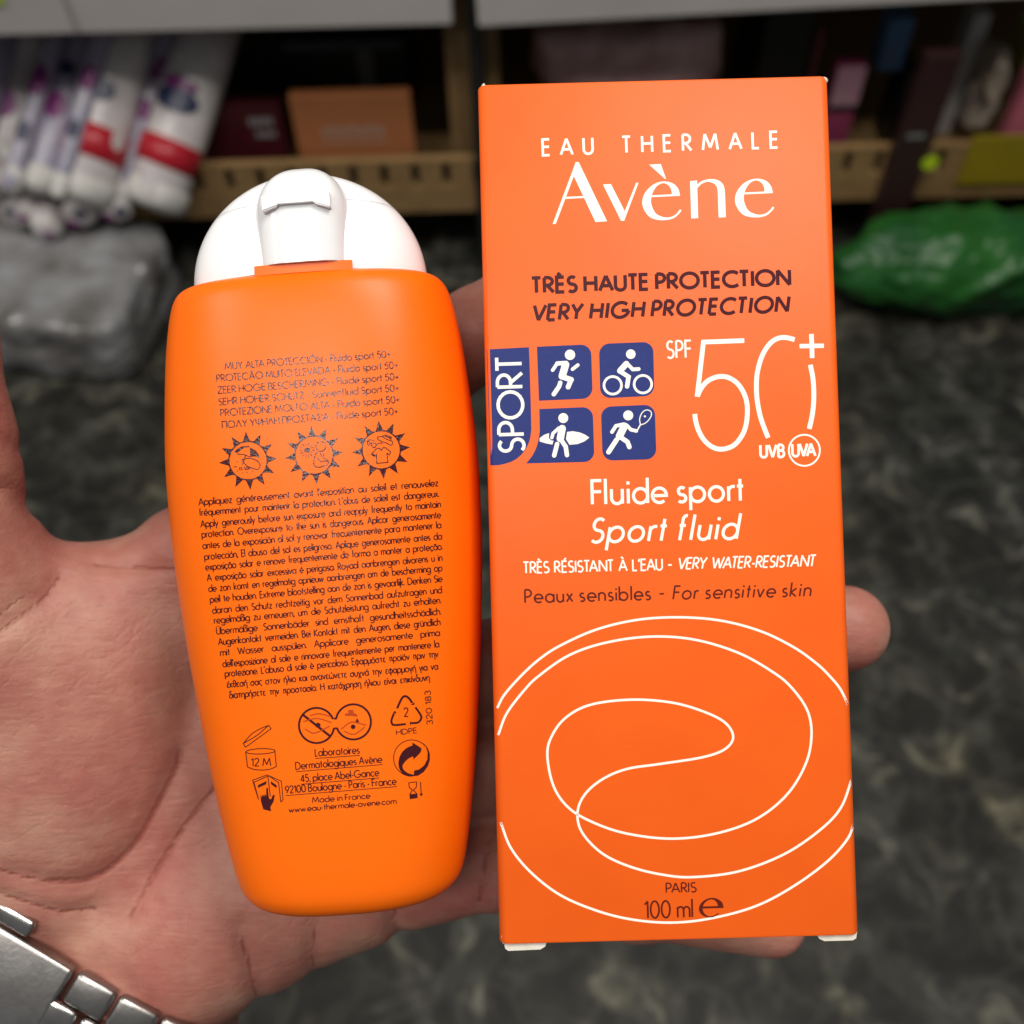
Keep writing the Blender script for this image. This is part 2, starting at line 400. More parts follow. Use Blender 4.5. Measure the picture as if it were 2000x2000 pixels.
# ================================================================== THE SETTING
def floor_material():
    m = bpy.data.materials.new('dark_marble'); m.use_nodes = True
    nt = m.node_tree; N = nt.nodes; L = nt.links; p = N['Principled BSDF']
    tc = N.new('ShaderNodeTexCoord')
    def nz(scale, det, rough, dist=0.0):
        n = N.new('ShaderNodeTexNoise'); n.inputs['Scale'].default_value = scale; n.inputs['Detail'].default_value = det
        n.inputs['Roughness'].default_value = rough; n.inputs['Distortion'].default_value = dist
        L.new(tc.outputs['Object'], n.inputs['Vector']); return n
    def ramp(src, els):
        r = N.new('ShaderNodeValToRGB')
        while len(r.color_ramp.elements) < len(els): r.color_ramp.elements.new(0.5)
        for e, (pos, c) in zip(r.color_ramp.elements, els): e.position = pos; e.color = (*c, 1)
        L.new(src, r.inputs['Fac']); return r
    a = nz(21, 7, 0.68, 1.0)
    base = ramp(a.outputs['Fac'], [(0.38, (0.009, 0.009, 0.008)), (0.50, (0.019, 0.019, 0.016)), (0.58, (0.046, 0.045, 0.037)), (0.68, (0.150, 0.147, 0.115))])
    b = nz(5.5, 3, 0.5)
    tint = ramp(b.outputs['Fac'], [(0.35, (0.94, 0.97, 1.0)), (0.65, (1.0, 0.93, 0.78))])
    mx = N.new('ShaderNodeMix'); mx.data_type = 'RGBA'; mx.blend_type = 'MULTIPLY'; mx.inputs['Factor'].default_value = 1.0
    L.new(base.outputs['Color'], mx.inputs[6]); L.new(tint.outputs['Color'], mx.inputs[7])
    v = N.new('ShaderNodeTexVoronoi'); v.feature = 'DISTANCE_TO_EDGE'; v.inputs['Scale'].default_value = 15
    dn = nz(9, 3, 0.6); add = N.new('ShaderNodeVectorMath'); add.operation = 'MULTIPLY_ADD'
    add.inputs[1].default_value = (0.12, 0.12, 0.12)
    L.new(dn.outputs['Color'], add.inputs[0]); L.new(tc.outputs['Object'], add.inputs[2]); L.new(add.outputs['Vector'], v.inputs['Vector'])
    vr = ramp(v.outputs['Distance'], [(0.0, (0.5, 0.5, 0.5)), (0.09, (0.0, 0.0, 0.0))])
    vm = N.new('ShaderNodeMath'); vm.operation = 'MULTIPLY'; L.new(vr.outputs['Color'], vm.inputs[0]); L.new(a.outputs['Fac'], vm.inputs[1])
    m2 = N.new('ShaderNodeMix'); m2.data_type = 'RGBA'
    L.new(vm.outputs[0], m2.inputs['Factor']); L.new(mx.outputs[2], m2.inputs[6]); m2.inputs[7].default_value = (0.085, 0.09, 0.072, 1)
    L.new(m2.outputs[2], p.inputs['Base Color'])
    p.inputs['Roughness'].default_value = 0.55; p.inputs['Specular IOR Level'].default_value = 0.25
    return m
fl = meshobj('floor', [(-3, -2, 0), (3, -2, 0), (3, 3, 0), (-3, 3, 0)], [(0, 1, 2, 3)], floor_material())
tag(fl, kind='structure')

YS = 0.92        # front plane of the low shelf
M['tan'] = mat('tan_board', (0.26, 0.160, 0.066), 0.6, noise=(40, (0.21, 0.125, 0.050), 4))
M['greyrail'] = mat('grey_white_rail', (0.42, 0.395, 0.38), 0.5, noise=(12, (0.38, 0.36, 0.345)))
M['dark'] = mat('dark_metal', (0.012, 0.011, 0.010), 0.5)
M['darkback'] = mat('dark_back_board', (0.020, 0.020, 0.017), 0.7, noise=(10, (0.03, 0.028, 0.02)))

Z_LIP0 = onY(900, 412, YS).z; Z_LIP1 = onY(900, 318, YS).z
Z_RAIL = onY(500, 57, YS - 0.02).z
unit = empty('shop_shelf', Matrix.Translation((0, YS, 0)), 'low tan and grey shop shelving unit standing on the dark marble floor', 'shelf')
def part_box(name, x0, x1, y0, y1, z0, z1, m, parent=unit, off=Vector((0, YS, 0)), bevel=0.0):
    bm = box_bm(x0 - off.x, x1 - off.x, y0 - off.y, y1 - off.y, z0 - off.z, z1 - off.z, bevel, 2)
    return bmobj(name, bm, m, parent)
DECK = Z_LIP0 + 0.016
part_box('deck', -1.0, 1.0, YS + 0.0112, YS + 0.42, Z_LIP0 + 0.004, DECK, M['tan'])
part_box('back_panel', -1.0, 1.0, YS + 0.421, YS + 0.436, 0.0, 0.62, M['darkback'])
part_box('plinth', -1.0, 1.0, YS + 0.10, YS + 0.12, 0.0, Z_LIP0 + 0.003, M['dark'])
part_box('upper_shelf', -1.0, 1.0, YS - 0.008, YS + 0.42, Z_RAIL + 0.020, Z_RAIL + 0.036, M['greyrail'])
# slotted front lip: two bars with a row of teeth between them
sl = [onY(p, 345, YS).x for p in (630, 691, 751, 812, 872)]
pit = (sl[-1] - sl[0]) / 4; sw = pit * 0.27
zs0 = onY(800, 366, YS).z; zs1 = onY(800, 321, YS).z
part_box('lip_bar', -1.0, 1.0, YS, YS + 0.010, Z_LIP0, zs0, M['tan'])
part_box('lip_bar', -1.0, 1.0, YS, YS + 0.010, zs1, zs1 + 0.004, M['tan'])
k0 = -26
for k in range(k0, 46):
    x = sl[0] + pit * k
    o = part_box('lip_tooth', x + sw / 2, x + pit - sw / 2, YS + 0.0005, YS + 0.0095, zs0 + 0.00001, zs1 - 0.00001, M['tan'])
part_box('slot_shade_strip', -1.0, 1.0, YS + 0.0105, YS + 0.0108, zs0 - 0.003, zs1 - 0.002, M['dark'])  # dark strip standing in for the shade inside the slots
# dark upright with tan side boards
xu = onY(930, 120, YS + 0.004).x
part_box('upright', xu - 0.006, xu + 0.006, YS - 0.006, YS + 0.06, 0.0, 0.62, M['dark'])
part_box('side_board', xu - 0.030, xu - 0.0075, YS + 0.03, YS + 0.40, DECK + 0.0005, Z_RAIL + 0.019, M['tan'])
part_box('side_board', xu + 0.0075, xu + 0.022, YS + 0.03, YS + 0.40, DECK + 0.0005, Z_RAIL + 0.019, M['tan'])
def price_rail(pxa, pya, pxb, pyb, lab):
    a = onY(pxa, pya, YS - 0.02); b = onY(pxb, pyb, YS - 0.02)
    ln = (b - a).length
    rot = Matrix.Rotation(-math.atan2(b.z - a.z, b.x - a.x), 4, 'Y')
    o = bmobj('price_rail', box_bm(0, ln, -0.004, 0.012, 0, 0.055, 0.002, 2), M['greyrail'], unit)
    o.matrix_local = Matrix.Translation((a.x, -0.02, a.z)) @ rot
    return o
r1 = price_rail(-500, 78, 884, 45, '')
r2 = price_rail(934, 50, 2300, -24, '')
M['lime'] = mat('lime_sticker', (0.42, 0.58, 0.01), 0.5)
# price strip seam and lime label on the rail
a0 = onY(128, 10, YS - 0.0262); a1 = onY(150, 58, YS - 0.0262)
M['seam'] = mat('strip_edge', (0.25, 0.24, 0.235), 0.5)
meshobj('strip_seam', [(a0.x - .0015, -.0262, a0.z + .02), (a0.x + .0015, -.0262, a0.z + .02), (a1.x + .0015, -.0262, a1.z), (a1.x - .0015, -.0262, a1.z)],
        [(0, 1, 2, 3)], M['seam'], unit)
a0 = onY(-10, 8, YS - 0.0262)
bmobj('price_label', box_bm(a0.x - .010, a0.x + .0085, -.0262, -.0255, a0.z, a0.z + .02, 0.0002, 1), M['lime'], unit)

# ---------------------------------------------------------------- goods on the low shelf
def carton(name, label, bl, tr, Y, depth, m, cat='carton', yaw=0.0, group=None, bevel=0.0012, foot=None):
    a = onY(*bl, Y); b = onY(*tr, Y)
    w = b.x - a.x; h = b.z - a.z
    low = min(0.0, DECK + 0.0005 - a.z) if Y > YS + 0.0112 else 0.0
    if foot is not None: low = foot - a.z
    root = empty(name, Matrix.Translation((a.x + w / 2, Y, a.z)) @ Matrix.Rotation(yaw, 4, 'Z'), label, cat, group)
    o = bmobj('carton_body', box_bm(-w / 2, w / 2, 0, depth, low, h, bevel, 2), m, root)
    return root, w, h
def facepanel(root, name, m, x0, x1, z0, z1, y=-0.0006):
    return bmobj(name, box_bm(x0, x1, y, y + 0.0004, z0, z1), m, root)

M['bgorange'] = mat('faded_orange_card', (0.36, 0.130, 0.048), 0.45, noise=(18, (0.32, 0.115, 0.043)))
M['bgink'] = mat('pale_print', (0.33, 0.21, 0.16), 0.5)
root, w, h = carton('orange_carton', 'faded orange carton with pale lettering lying in the slotted shelf tray', (590, 323), (800, 184), YS + 0.020, 0.014, M['bgorange'])
for i in range(7):
    x = -w * 0.27 + i * w * 0.078
    facepanel(root, 'letter', M['bgink'], x, x + w * 0.052, h * (0.42 + 0.02 * (i % 2)), h * (0.56 + 0.03 * ((i * 3) % 2)))
facepanel(root, 'letter', M['bgink'], -w * 0.27, w * 0.26, h * 0.335, h * 0.365)
M['maroonbox'] = mat('dark_red_card', (0.075, 0.010, 0.014), 0.35, noise=(20, (0.06, 0.008, 0.012)))
M['greyink'] = mat('grey_print', (0.30, 0.29, 0.30), 0.5)
root, w, h = carton('dark_red_carton', 'dark red carton with small white print beside the cotton pads', (395, 392), (545, 205), YS + 0.045, 0.02, M['maroonbox'])
for i in range(4):
    facepanel(root, 'letter', M['greyink'], w * (0.18 + 0.06 * i), w * (0.22 + 0.06 * i), h * 0.80, h * 0.88)
    facepanel(root, 'letter', M['greyink'], w * (0.22 + 0.05 * i), w * (0.255 + 0.05 * i), h * 0.68, h * 0.74)
M['stripe'] = mat('dusky_rose_print', (0.17, 0.04, 0.05), 0.4)
facepanel(root, 'band', M['stripe'], -w * 0.48, w * 0.48, h * 0.10, h * 0.16)
facepanel(root, 'band', M['stripe'], -w * 0.48, w * 0.48, h * 0.28, h * 0.31)
# dark pouches at the back of the left bay
M['blackbag'] = mat('black_pouch', (0.018, 0.020, 0.018), 0.35, noise=(14, (0.03, 0.033, 0.03)), bump=(30, 0.6, 0.004))
root, w, h = carton('black_pouch', 'glossy black pouch standing behind the faded orange carton', (560, 240), (800, 75), YS + 0.19, 0.05, M['blackbag'], 'pouch', bevel=0.012)
M['greyfilm'] = mat('grey_film', (0.16, 0.17, 0.165), 0.35)
facepanel(root, 'label_strip', M['greyfilm'], w * 0.10, w * 0.22, h * 0.2, h * 0.9, -0.0014)
carton('black_box', 'plain black box behind the dark red carton under the shelf', (400, 240), (540, 70), YS + 0.2, 0.06, M['darkback'], 'box')
# right bay
def soft_pack(name, label, bl, tr, Y, depth, m, cat='pack', amp=0.006, seed=0, sc=22):
    a = onY(*bl, Y); b = onY(*tr, Y)
    w = b.x - a.x; h = b.z - a.z
    root = empty(name, Matrix.Translation((a.x + w / 2, Y, a.z)), label, cat)
    bm = bmesh.new()
    bmesh.ops.create_cube(bm, size=1.0)
    bmesh.ops.subdivide_edges(bm, edges=bm.edges[:], cuts=13, use_grid_fill=True)
    for v in bm.verts:
        c = v.co.copy()
        rr = (abs(c.x * 2) ** 6 + abs(c.y * 2) ** 6 + abs(c.z * 2) ** 6) ** (1 / 6)
        c = c / max(rr, 1e-6) * (max(abs(c.x), abs(c.y), abs(c.z)) * 2)
        q = Vector((c.x * w, c.y * depth, c.z * h))
        n = mnoise.noise_vector(q * sc + Vector((seed, 0, 0))) * amp
        q += n * 1.0
        v.co = q + Vector((0, depth / 2, h / 2))
    o = bmobj('wrapped_body', bm, m, root, smooth=True)
    return root, w, h
M['pinkfuzz'] = mat('dusty_pink_film', (0.52, 0.34, 0.33), 0.45, noise=(30, (0.30, 0.16, 0.16)), bump=(60, 0.7, 0.004))
soft_pack('pink_pack', 'dusty pink soft pack lying behind the top edge of the orange carton', (1050, 200), (1420, 62), YS + 0.045, 0.08, M['pinkfuzz'], amp=0.010, seed=3)
M['blackbox'] = mat('black_card', (0.008, 0.007, 0.007), 0.4)
carton('black_carton', 'black carton between the pink soft pack and the two tone pink box', (1445, 330), (1600, 20), YS + 0.06, 0.12, M['blackbox'])
M['palepink'] = mat('pale_pink_card', (0.34, 0.19, 0.235), 0.5, noise=(25, (0.30, 0.15, 0.20)))
M['magenta'] = mat('magenta_card', (0.21, 0.028, 0.075), 0.5, noise=(25, (0.18, 0.024, 0.065)))
root, w, h = carton('two_tone_pink_box', 'upright box, pale pink above and magenta below, right of the orange carton', (1590, 322), (1695, 128), YS + 0.03, 0.02, M['magenta'], 'box')
facepanel(root, 'pale_panel', M['palepink'], -w * 0.495, w * 0.495, h * 0.62, h * 0.995)
facepanel(root, 'dark_band', M['blackbox'], -w * 0.495, w * 0.495, h * 0.555, h * 0.615)
M['greyblister'] = mat('clear_grey_film', (0.13, 0.13, 0.125), 0.25, bump=(60, 0.5, 0.003))
soft_pack('grey_film_pack', 'small grey plastic pack under the two tone pink box', (1600, 362), (1692, 325), YS + 0.018, 0.05, M['greyblister'], amp=0.004, seed=9, sc=50)
M['bluebox'] = mat('blue_card', (0.075, 0.150, 0.30), 0.4, noise=(20, (0.06, 0.12, 0.24)))
root, w, h = carton('blue_box', 'blue box under the grey rail, above the dark maroon carton', (1712, 140), (1790, 38), YS + 0.06, 0.03, M['bluebox'], 'box', foot=onY(1712, 140, YS + 0.06).z)
carton('black_box', 'plain black box standing under the blue box', (1712, 392), (1778, 142), YS + 0.058, 0.05, M['blackbox'], 'box')
facepanel(root, 'label_strip', M['greyfilm'], -w * 0.25, -w * 0.12, h * 0.15, h * 0.5)
M['maroonbox2'] = mat('brown_maroon_card', (0.032, 0.012, 0.013), 0.4, noise=(14, (0.022, 0.009, 0.009)))
root, w, h = carton('dark_maroon_carton', 'tall dark maroon carton with a round lime sticker', (1716, 396), (1884, 108), YS - 0.016, 0.015, M['maroonbox2'], foot=0.0005)
for nm, zz in (('print_line', 0.47), ):
    facepanel(root, nm, M['greyfilm'], -w * 0.32, w * 0.20, h * zz, h * (zz + 0.03))
bm = bmesh.new(); bmesh.ops.create_circle(bm, cap_ends=True, radius=0.0085, segments=20)
bmesh.ops.rotate(bm, verts=bm.verts, cent=(0, 0, 0), matrix=Matrix.Rotation(math.radians(90), 3, 'X'))
sp = onY(1815, 313, YS - 0.0130)
for v in bm.verts: v.co += Vector((sp.x, -0.0010, sp.z)) - Vector((root.matrix_world.translation.x, 0, root.matrix_world.translation.z))
bmobj('lime_sticker', bm, M['lime'], root)
M['beige'] = mat('beige_film', (0.46, 0.38, 0.29), 0.5, noise=(25, (0.16, 0.13, 0.12)), bump=(40, 0.8, 0.004))
soft_pack('beige_pack', 'crumpled beige pack standing behind the yellow card', (1895, 268), (1985, 120), YS + 0.04, 0.06, M['beige'], amp=0.012, seed=5, sc=30)
M['yellow'] = mat('yellow_card', (0.24, 0.185, 0.008), 0.45, noise=(16, (0.19, 0.145, 0.007)))
carton('yellow_card', 'yellow card hung over the tan shelf lip right of the maroon carton', (1866, 362), (2150, 262), YS - 0.0045, 0.004, M['yellow'], 'card', bevel=0.0006)
M['yellow2'] = mat('pale_yellow_card', (0.42, 0.42, 0.12), 0.45)
carton('pale_yellow_box', 'pale yellow box at the far right behind the beige pack', (1985, 160), (2120, 70), YS + 0.11, 0.05, M['yellow2'], 'box')

M['rosebox'] = mat('rose_card', (0.42, 0.11, 0.15), 0.5)
carton('rose_box', 'small rose pink box at the right edge of the photo', (1972, 240), (2070, 150), YS + 0.03, 0.02, M['rosebox'], 'box')
M['whitebox'] = mat('grey_white_card', (0.40, 0.39, 0.38), 0.5)
carton('grey_white_box', 'small grey white box high under the rail above the beige pack', (1888, 80), (1940, 28), YS + 0.09, 0.03, M['whitebox'], 'box')
carton('crimson_box', 'dull crimson box left of the two tone pink box behind the orange carton', (1560, 250), (1612, 60), YS + 0.05, 0.02, M['stripe'], 'box')
# cotton pad packs: long clear tubes with white pads inside, red and navy print
M['film'] = mat('white_film', (0.62, 0.59, 0.57), 0.26, noise=(22, (0.38, 0.34, 0.36)), bump=(70, 0.5, 0.002))
M['violetfilm'] = mat('violet_grey_film', (0.24, 0.23, 0.33), 0.28, noise=(20, (0.36, 0.34, 0.40)), bump=(70, 0.5, 0.002))
M['cotton'] = mat('cotton_pads', (0.62, 0.61, 0.58), 0.9, noise=(40, (0.54, 0.53, 0.50)))
M['redprint'] = mat('red_print', (0.40, 0.012, 0.025), 0.35)
M['rednote'] = mat('pale_red_print', (0.50, 0.12, 0.12), 0.4)
M['navy'] = mat('navy_print', (0.012, 0.020, 0.060), 0.35)
M['violet'] = mat('violet_print', (0.16, 0.010, 0.13), 0.35)
def tube_bm(p0, p1, prof, seg=28, seed=0, amp=0.0012, ang0=0, ang1=360):
    """revolve profile [(t 0..1, radius)] around p0->p1"""
    ax = (p1 - p0); ln = ax.length; ax.normalize()
    q = ax.to_track_quat('Z', 'Y').to_matrix()
    full = abs(ang1 - ang0) >= 359.9
    bm = bmesh.new(); rings = []
    ns = seg if full else seg + 1
    for t, r in prof:
        ring = []
        for k in range(ns):
            a = math.radians(ang0 + (ang1 - ang0) * k / seg)
            l = Vector((r * math.cos(a), r * math.sin(a), t * ln))
            l += Vector((math.cos(a), math.sin(a), 0)) * mnoise.noise(Vector((l.x * 40 + seed, l.y * 40, l.z * 25))) * amp
            ring.append(bm.verts.new(p0 + q @ l))
        rings.append(ring)
    for A, B in zip(rings, rings[1:]):
        for k in range(ns if full else ns - 1):
            bm.faces.new((A[k], A[(k + 1) % ns], B[(k + 1) % ns], B[k]))
    if full:
        bm.faces.new(list(reversed(rings[0]))); bm.faces.new(rings[-1])
    return bm, q
def cotton_tube(label, bot, top, Yb, Yt, r, redpos=None, emb=None, seed=0, red2=False, m='film'):
    p0 = onY(*bot, Yb); p1 = onY(*top, Yt)
    root = empty('cotton_pad_pack', Matrix.Translation(p0), label, 'cotton pads', 'cotton pad packs in a heap')
    z = Vector((0, 0, 0)); ax = p1 - p0
    prof = [(0.0, r * .55), (0.012, r * .8), (0.035, r * .96), (0.07, r), (0.3, r * 1.0), (0.5, r * 1.01), (0.8, r), (0.95, r * .95), (1.0, r * .5)]
    bm, q = tube_bm(z, ax, prof, seed=seed, amp=0.0025)
    bmobj('sleeve', bm, M[m], root, smooth=True)
    # cotton pads bulging at the lower end
    bm, _ = tube_bm(z - ax.normalized() * 0.002, ax * 0.12, [(0.0, r * .35), (0.08, r * .75), (0.25, r * .97), (0.6, r * 1.03), (1.0, r * 1.02)], seed=seed + 9, amp=0.002)
    bmobj('cotton_pads', bm, M['cotton'], root, smooth=True)
    if redpos:
        t0, t1 = redpos
        bm, _ = tube_bm(ax * t0, ax * t1, [(0, r * 1.05), (.5, r * 1.06), (1, r * 1.05)], seed=seed, amp=0.002)
        bmobj('red_band', bm, M['redprint'], root, smooth=True)
    if emb:
        for t0, t1, mm, rr in emb:
            # printed oval facing the shop floor side
            n = (-CAMM.to_3x3().col[2] * -1).normalized()
            side = ax.normalized().cross(n).normalized(); nn = side.cross(ax.normalized()).normalized()
            if nn.dot(n) < 0: nn = -nn
            c = ax * ((t0 + t1) / 2); hl = ax.length * (t1 - t0) / 2
            bm = bmesh.new(); vs_ = []
            for i in range(9):
                row = []
                for j in range(9):
                    u = -1 + 2 * i / 8; v = -1 + 2 * j / 8
                    uu = u * math.sqrt(1 - v * v / 2); vv = v * math.sqrt(1 - u * u / 2)
                    a = uu * rr
                    row.append(bm.verts.new(c + ax.normalized() * vv * hl + (side * math.sin(a) + nn * math.cos(a)) * r * 1.09))
                vs_.append(row)
            for i in range(8):
                for j in range(8):
                    bm.faces.new((vs_[i][j], vs_[i + 1][j], vs_[i + 1][j + 1], vs_[i][j + 1]))
            bmobj('printed_badge', bm, M[mm], root, smooth=True)
    return root
R0 = 0.0275
cotton_tube('clear cotton pad pack with a red band, rightmost, beside the dark red carton', (300, 405), (425, 20), YS - 0.035, YS + 0.10, R0 * 1.08, (0.20, 0.335), [(0.46, 0.58, 'navy', 0.75), (0.565, 0.62, 'violet', 0.6)], 1)
cotton_tube('clear cotton pad pack with a slanted red band, middle of the heap', (160, 392), (262, 10), YS - 0.04, YS + 0.10, R0 * 1.08, (0.21, 0.37), [(0.48, 0.60, 'navy', 0.55)], 2)
cotton_tube('narrow violet grey cotton pad pack squeezed between the two packs with red bands', (232, 400), (352, 10), YS - 0.03, YS + 0.11, R0 * 0.42, None, [(0.62, 0.74, 'violet', 0.9), (0.42, 0.52, 'violet', 0.7)], 3, m='violetfilm')
cotton_tube('violet grey cotton pad pack left of the pack with a slanted red band', (72, 372), (190, 10), YS - 0.03, YS + 0.12, R0 * 0.62, None, [(0.36, 0.50, 'violet', 0.6), (0.58, 0.66, 'navy', 0.5)], 4, m='violetfilm')
cotton_tube('white cotton pad pack with a magenta badge, left of the violet grey pack', (-5, 330), (95, 10), YS + 0.0, YS + 0.14, R0 * 1.0, None, [(0.25, 0.42, 'violet', 0.5)], 5)
cotton_tube('cotton pad pack cut off by the left edge of the photo', (-75, 300), (10, 5), YS - 0.02, YS + 0.12, R0 * 0.9, None, [(0.5, 0.62, 'navy', 0.6)], 6, m='violetfilm')
cotton_tube('thin violet cotton pack, second from the left edge of the heap', (20, 372), (128, 10), YS - 0.045, YS + 0.10, R0 * 0.34, None, [(0.5, 0.66, 'violet', 0.9), (0.25, 0.36, 'navy', 0.7)], 7, m='violetfilm')
cotton_tube('thin violet cotton pack lying over the pack with a slanted red band', (112, 384), (222, 10), YS - 0.06, YS + 0.07, R0 * 0.30, None, [(0.55, 0.68, 'violet', 0.9), (0.3, 0.4, 'navy', 0.7)], 8, m='violetfilm')
# short packs lying in front, their ends turned to the viewer
def short_pack(label, c, Y, r, ln, seed, badges):
    p = onY(*c, Y)
    root = empty('short_cotton_pack', Matrix.Translation(p), label, 'cotton pads', 'short cotton packs at the shelf edge')
    d = Vector((RND.uniform(-.25, .25), 1, RND.uniform(-.05, .25))).normalized() * ln
    prof = [(0.0, r * .35), (0.03, r * .7), (0.10, r * .93), (0.22, r), (0.8, r), (1.0, r * .6)]
    bm, q = tube_bm(Vector((0, 0, 0)), d, prof, seg=20, seed=seed, amp=0.004)
    bmobj('sleeve', bm, M['film'], root, smooth=True)
    for i, (dx, dz, rr, mm) in enumerate(badges):
        bm = bmesh.new(); bmesh.ops.create_uvsphere(bm, u_segments=14, v_segments=8, radius=1)
        for v in bm.verts: v.co = Vector((dx + v.co.x * rr * 1.5, ln * 0.05 + v.co.y * 0.004 - 0.001, dz + v.co.z * rr))
        bmobj('printed_badge', bm, M[mm], root, smooth=True)
SP = [((60, 362), .020, [(0.0, .004, .0055, 'navy'), (-.008, .008, .004, 'violet')]), ((150, 425), .018, [(.004, .003, .006, 'navy'), (-.006, -.009, .005, 'violet')]),
      ((28, 425), .021, [(-.002, .006, .0055, 'navy'), (.007, -.001, .005, 'violet')]), ((228, 420), .017, [(.003, .003, .0055, 'navy'), (-.008, -.002, .005, 'violet')]),
      ((-25, 370), .02, [(.004, 0, .004, 'violet')]), ((90, 452), .016, [(.0, -.004, .004, 'violet')])]
WH = ['leftmost but one in the upper row', 'third from the left, in front of the white cotton end', 'in the lower left below the violet grey pack', 'rightmost, with a navy badge, above the dark gap', 'cut off by the left edge', 'lowest of the small heap']
for i, ((c, r, b), wh) in enumerate(zip(SP, WH)):
    short_pack('short white cotton pack, ' + wh, c, YS - 0.03 - 0.004 * i, r, 0.07, 20 + i, b)

# plastic bags on the floor
def lump(name, label, cat, c, rx, ry, rz, m, amp, sc, seed, boxy=2.4, rot=0.0):
    root = empty(name, Matrix.Translation((c.x, c.y, 0)) @ Matrix.Rotation(rot, 4, 'Z'), label, cat)
    bm = bmesh.new(); bmesh.ops.create_icosphere(bm, subdivisions=6, radius=1)
    for v in bm.verts:
        n = v.co.normalized()
        k = (abs(n.x) ** boxy + abs(n.y) ** boxy + abs(n.z) ** boxy) ** (-1 / boxy)
        p = n * k
        q = Vector((p.x * rx, p.y * ry, p.z * rz))
        w = mnoise.ridged_multi_fractal(q * sc + Vector((seed, seed * 2, 0)), 0.9, 2.1, 4, 1.0, 2.0) - 1.2
        q += n * w * amp
        q.z += rz * 0.96
        q.z = max(q.z, 0.0005)
        v.co = q
    o = bmobj('crumpled_film', bm, m, root, smooth=True)
    return root
M['greenbag'] = mat('green_film', (0.018, 0.115, 0.014), 0.36, spec=0.4, noise=(11, (0.009, 0.055, 0.020)), bump=(26, 0.8, 0.008))
M['clearbag'] = mat('clear_bag_film', (0.30, 0.305, 0.315), 0.20, spec=0.6, noise=(17, (0.075, 0.066, 0.058), 6), bump=(34, 0.7, 0.006))
gb0 = onZ(1600, 560); gb1 = onZ(2060, 600)
gc = onZ(1850, 560, 0.02)
lump('green_bag', 'crumpled translucent green plastic bag on the floor under the yellow card', 'bag', Vector((gc.x + 0.008, 0.838, 0)), 0.145, 0.056, 0.054, M['greenbag'], 0.011, 13, 4.0, boxy=2.2)
cc = onZ(120, 690, 0.0)
lump('clear_bag', 'clear grey plastic bag packed with goods on the floor below the cotton pads', 'bag', Vector((cc.x - 0.030, cc.y + 0.055, 0)), 0.137, 0.088, 0.041, M['clearbag'], 0.0055, 19, 11.0, boxy=8.0, rot=math.radians(-10))

# ================================================================== THE CARTON IN THE HAND
W, H, DP, BR = 0.0584, 0.1414, 0.0370, 0.0014
BOXM_L = Matrix.Translation(cs(1301.5, 985, 168)) @ Matrix.Rotation(math.radians(1.5), 4, 'Z') @ Matrix.Rotation(math.radians(-1.8), 4, 'X')
BOXM = CAMM @ BOXM_L @ Matrix.Translation((0, -H / 2, 0))
BOXL = BOXM_L @ Matrix.Translation((0, -H / 2, 0))
carton_root = empty('sunscreen_carton', BOXM, 'tall orange carton with white lettering and blue sport pictograms held upright by the fingers', 'carton')
BINV = np.array(BOXL.inverted())
def box_map(arr, off):
    d = np.stack([(arr[:, 0] - 1000) / 2000, (1000 - arr[:, 1]) / 2000, -np.ones(len(arr))], 1)
    o = BINV[:3, 3]; dl = d @ BINV[:3, :3].T
    z = np.zeros(len(arr))
    for _ in range(4):
        t = (z + off - o[2]) / dl[:, 2]
        p = o + dl * t[:, None]
        ex = np.clip(np.abs(p[:, 0]) - (W / 2 - BR), 0, BR * 0.98)
        z = -(BR - np.sqrt(BR * BR - ex * ex))
    p[:, 2] = z + off
    p[:, 0] = np.clip(p[:, 0], -W / 2 + 0.00012, W / 2 - 0.00012)
    return p
def carton_body():
    bm = bmesh.new()
    pts = []
    for cx, cz, a0 in ((W / 2 - BR, -BR, 0), (-W / 2 + BR, -BR, 90), (-W / 2 + BR, -DP + BR, 180), (W / 2 - BR, -DP + BR, 270)):
        for k in range(9):
            a = math.radians(a0 + 90 * k / 8)
            pts.append((cx + BR * math.cos(a), cz + BR * math.sin(a)))
    n = len(pts); rings = []
    e = 0.0005
    for y, ins in ((0, e), (e * .3, e * .3), (e, 0), (H - e, 0), (H - e * .3, e * .3), (H, e)):
        ring = []
        for x, z in pts:
            cx = 0; cz = -DP / 2
            k = 1 - ins / (W / 2); kz = 1 - ins / (DP / 2)
            ring.append(bm.verts.new((x * k, y, cz + (z - cz) * kz)))
        rings.append(ring)
    for A, B in zip(rings, rings[1:]):
        for k in range(n):
            bm.faces.new((A[k], A[(k + 1) % n], B[(k + 1) % n], B[k]))
    bm.faces.new(rings[0]); bm.faces.new(list(reversed(rings[-1])))
    bmesh.ops.recalc_face_normals(bm, faces=bm.faces)
    return bm
o = bmobj('carton_body', carton_body(), M['card'], carton_root); smooth_by_angle(o, 35)
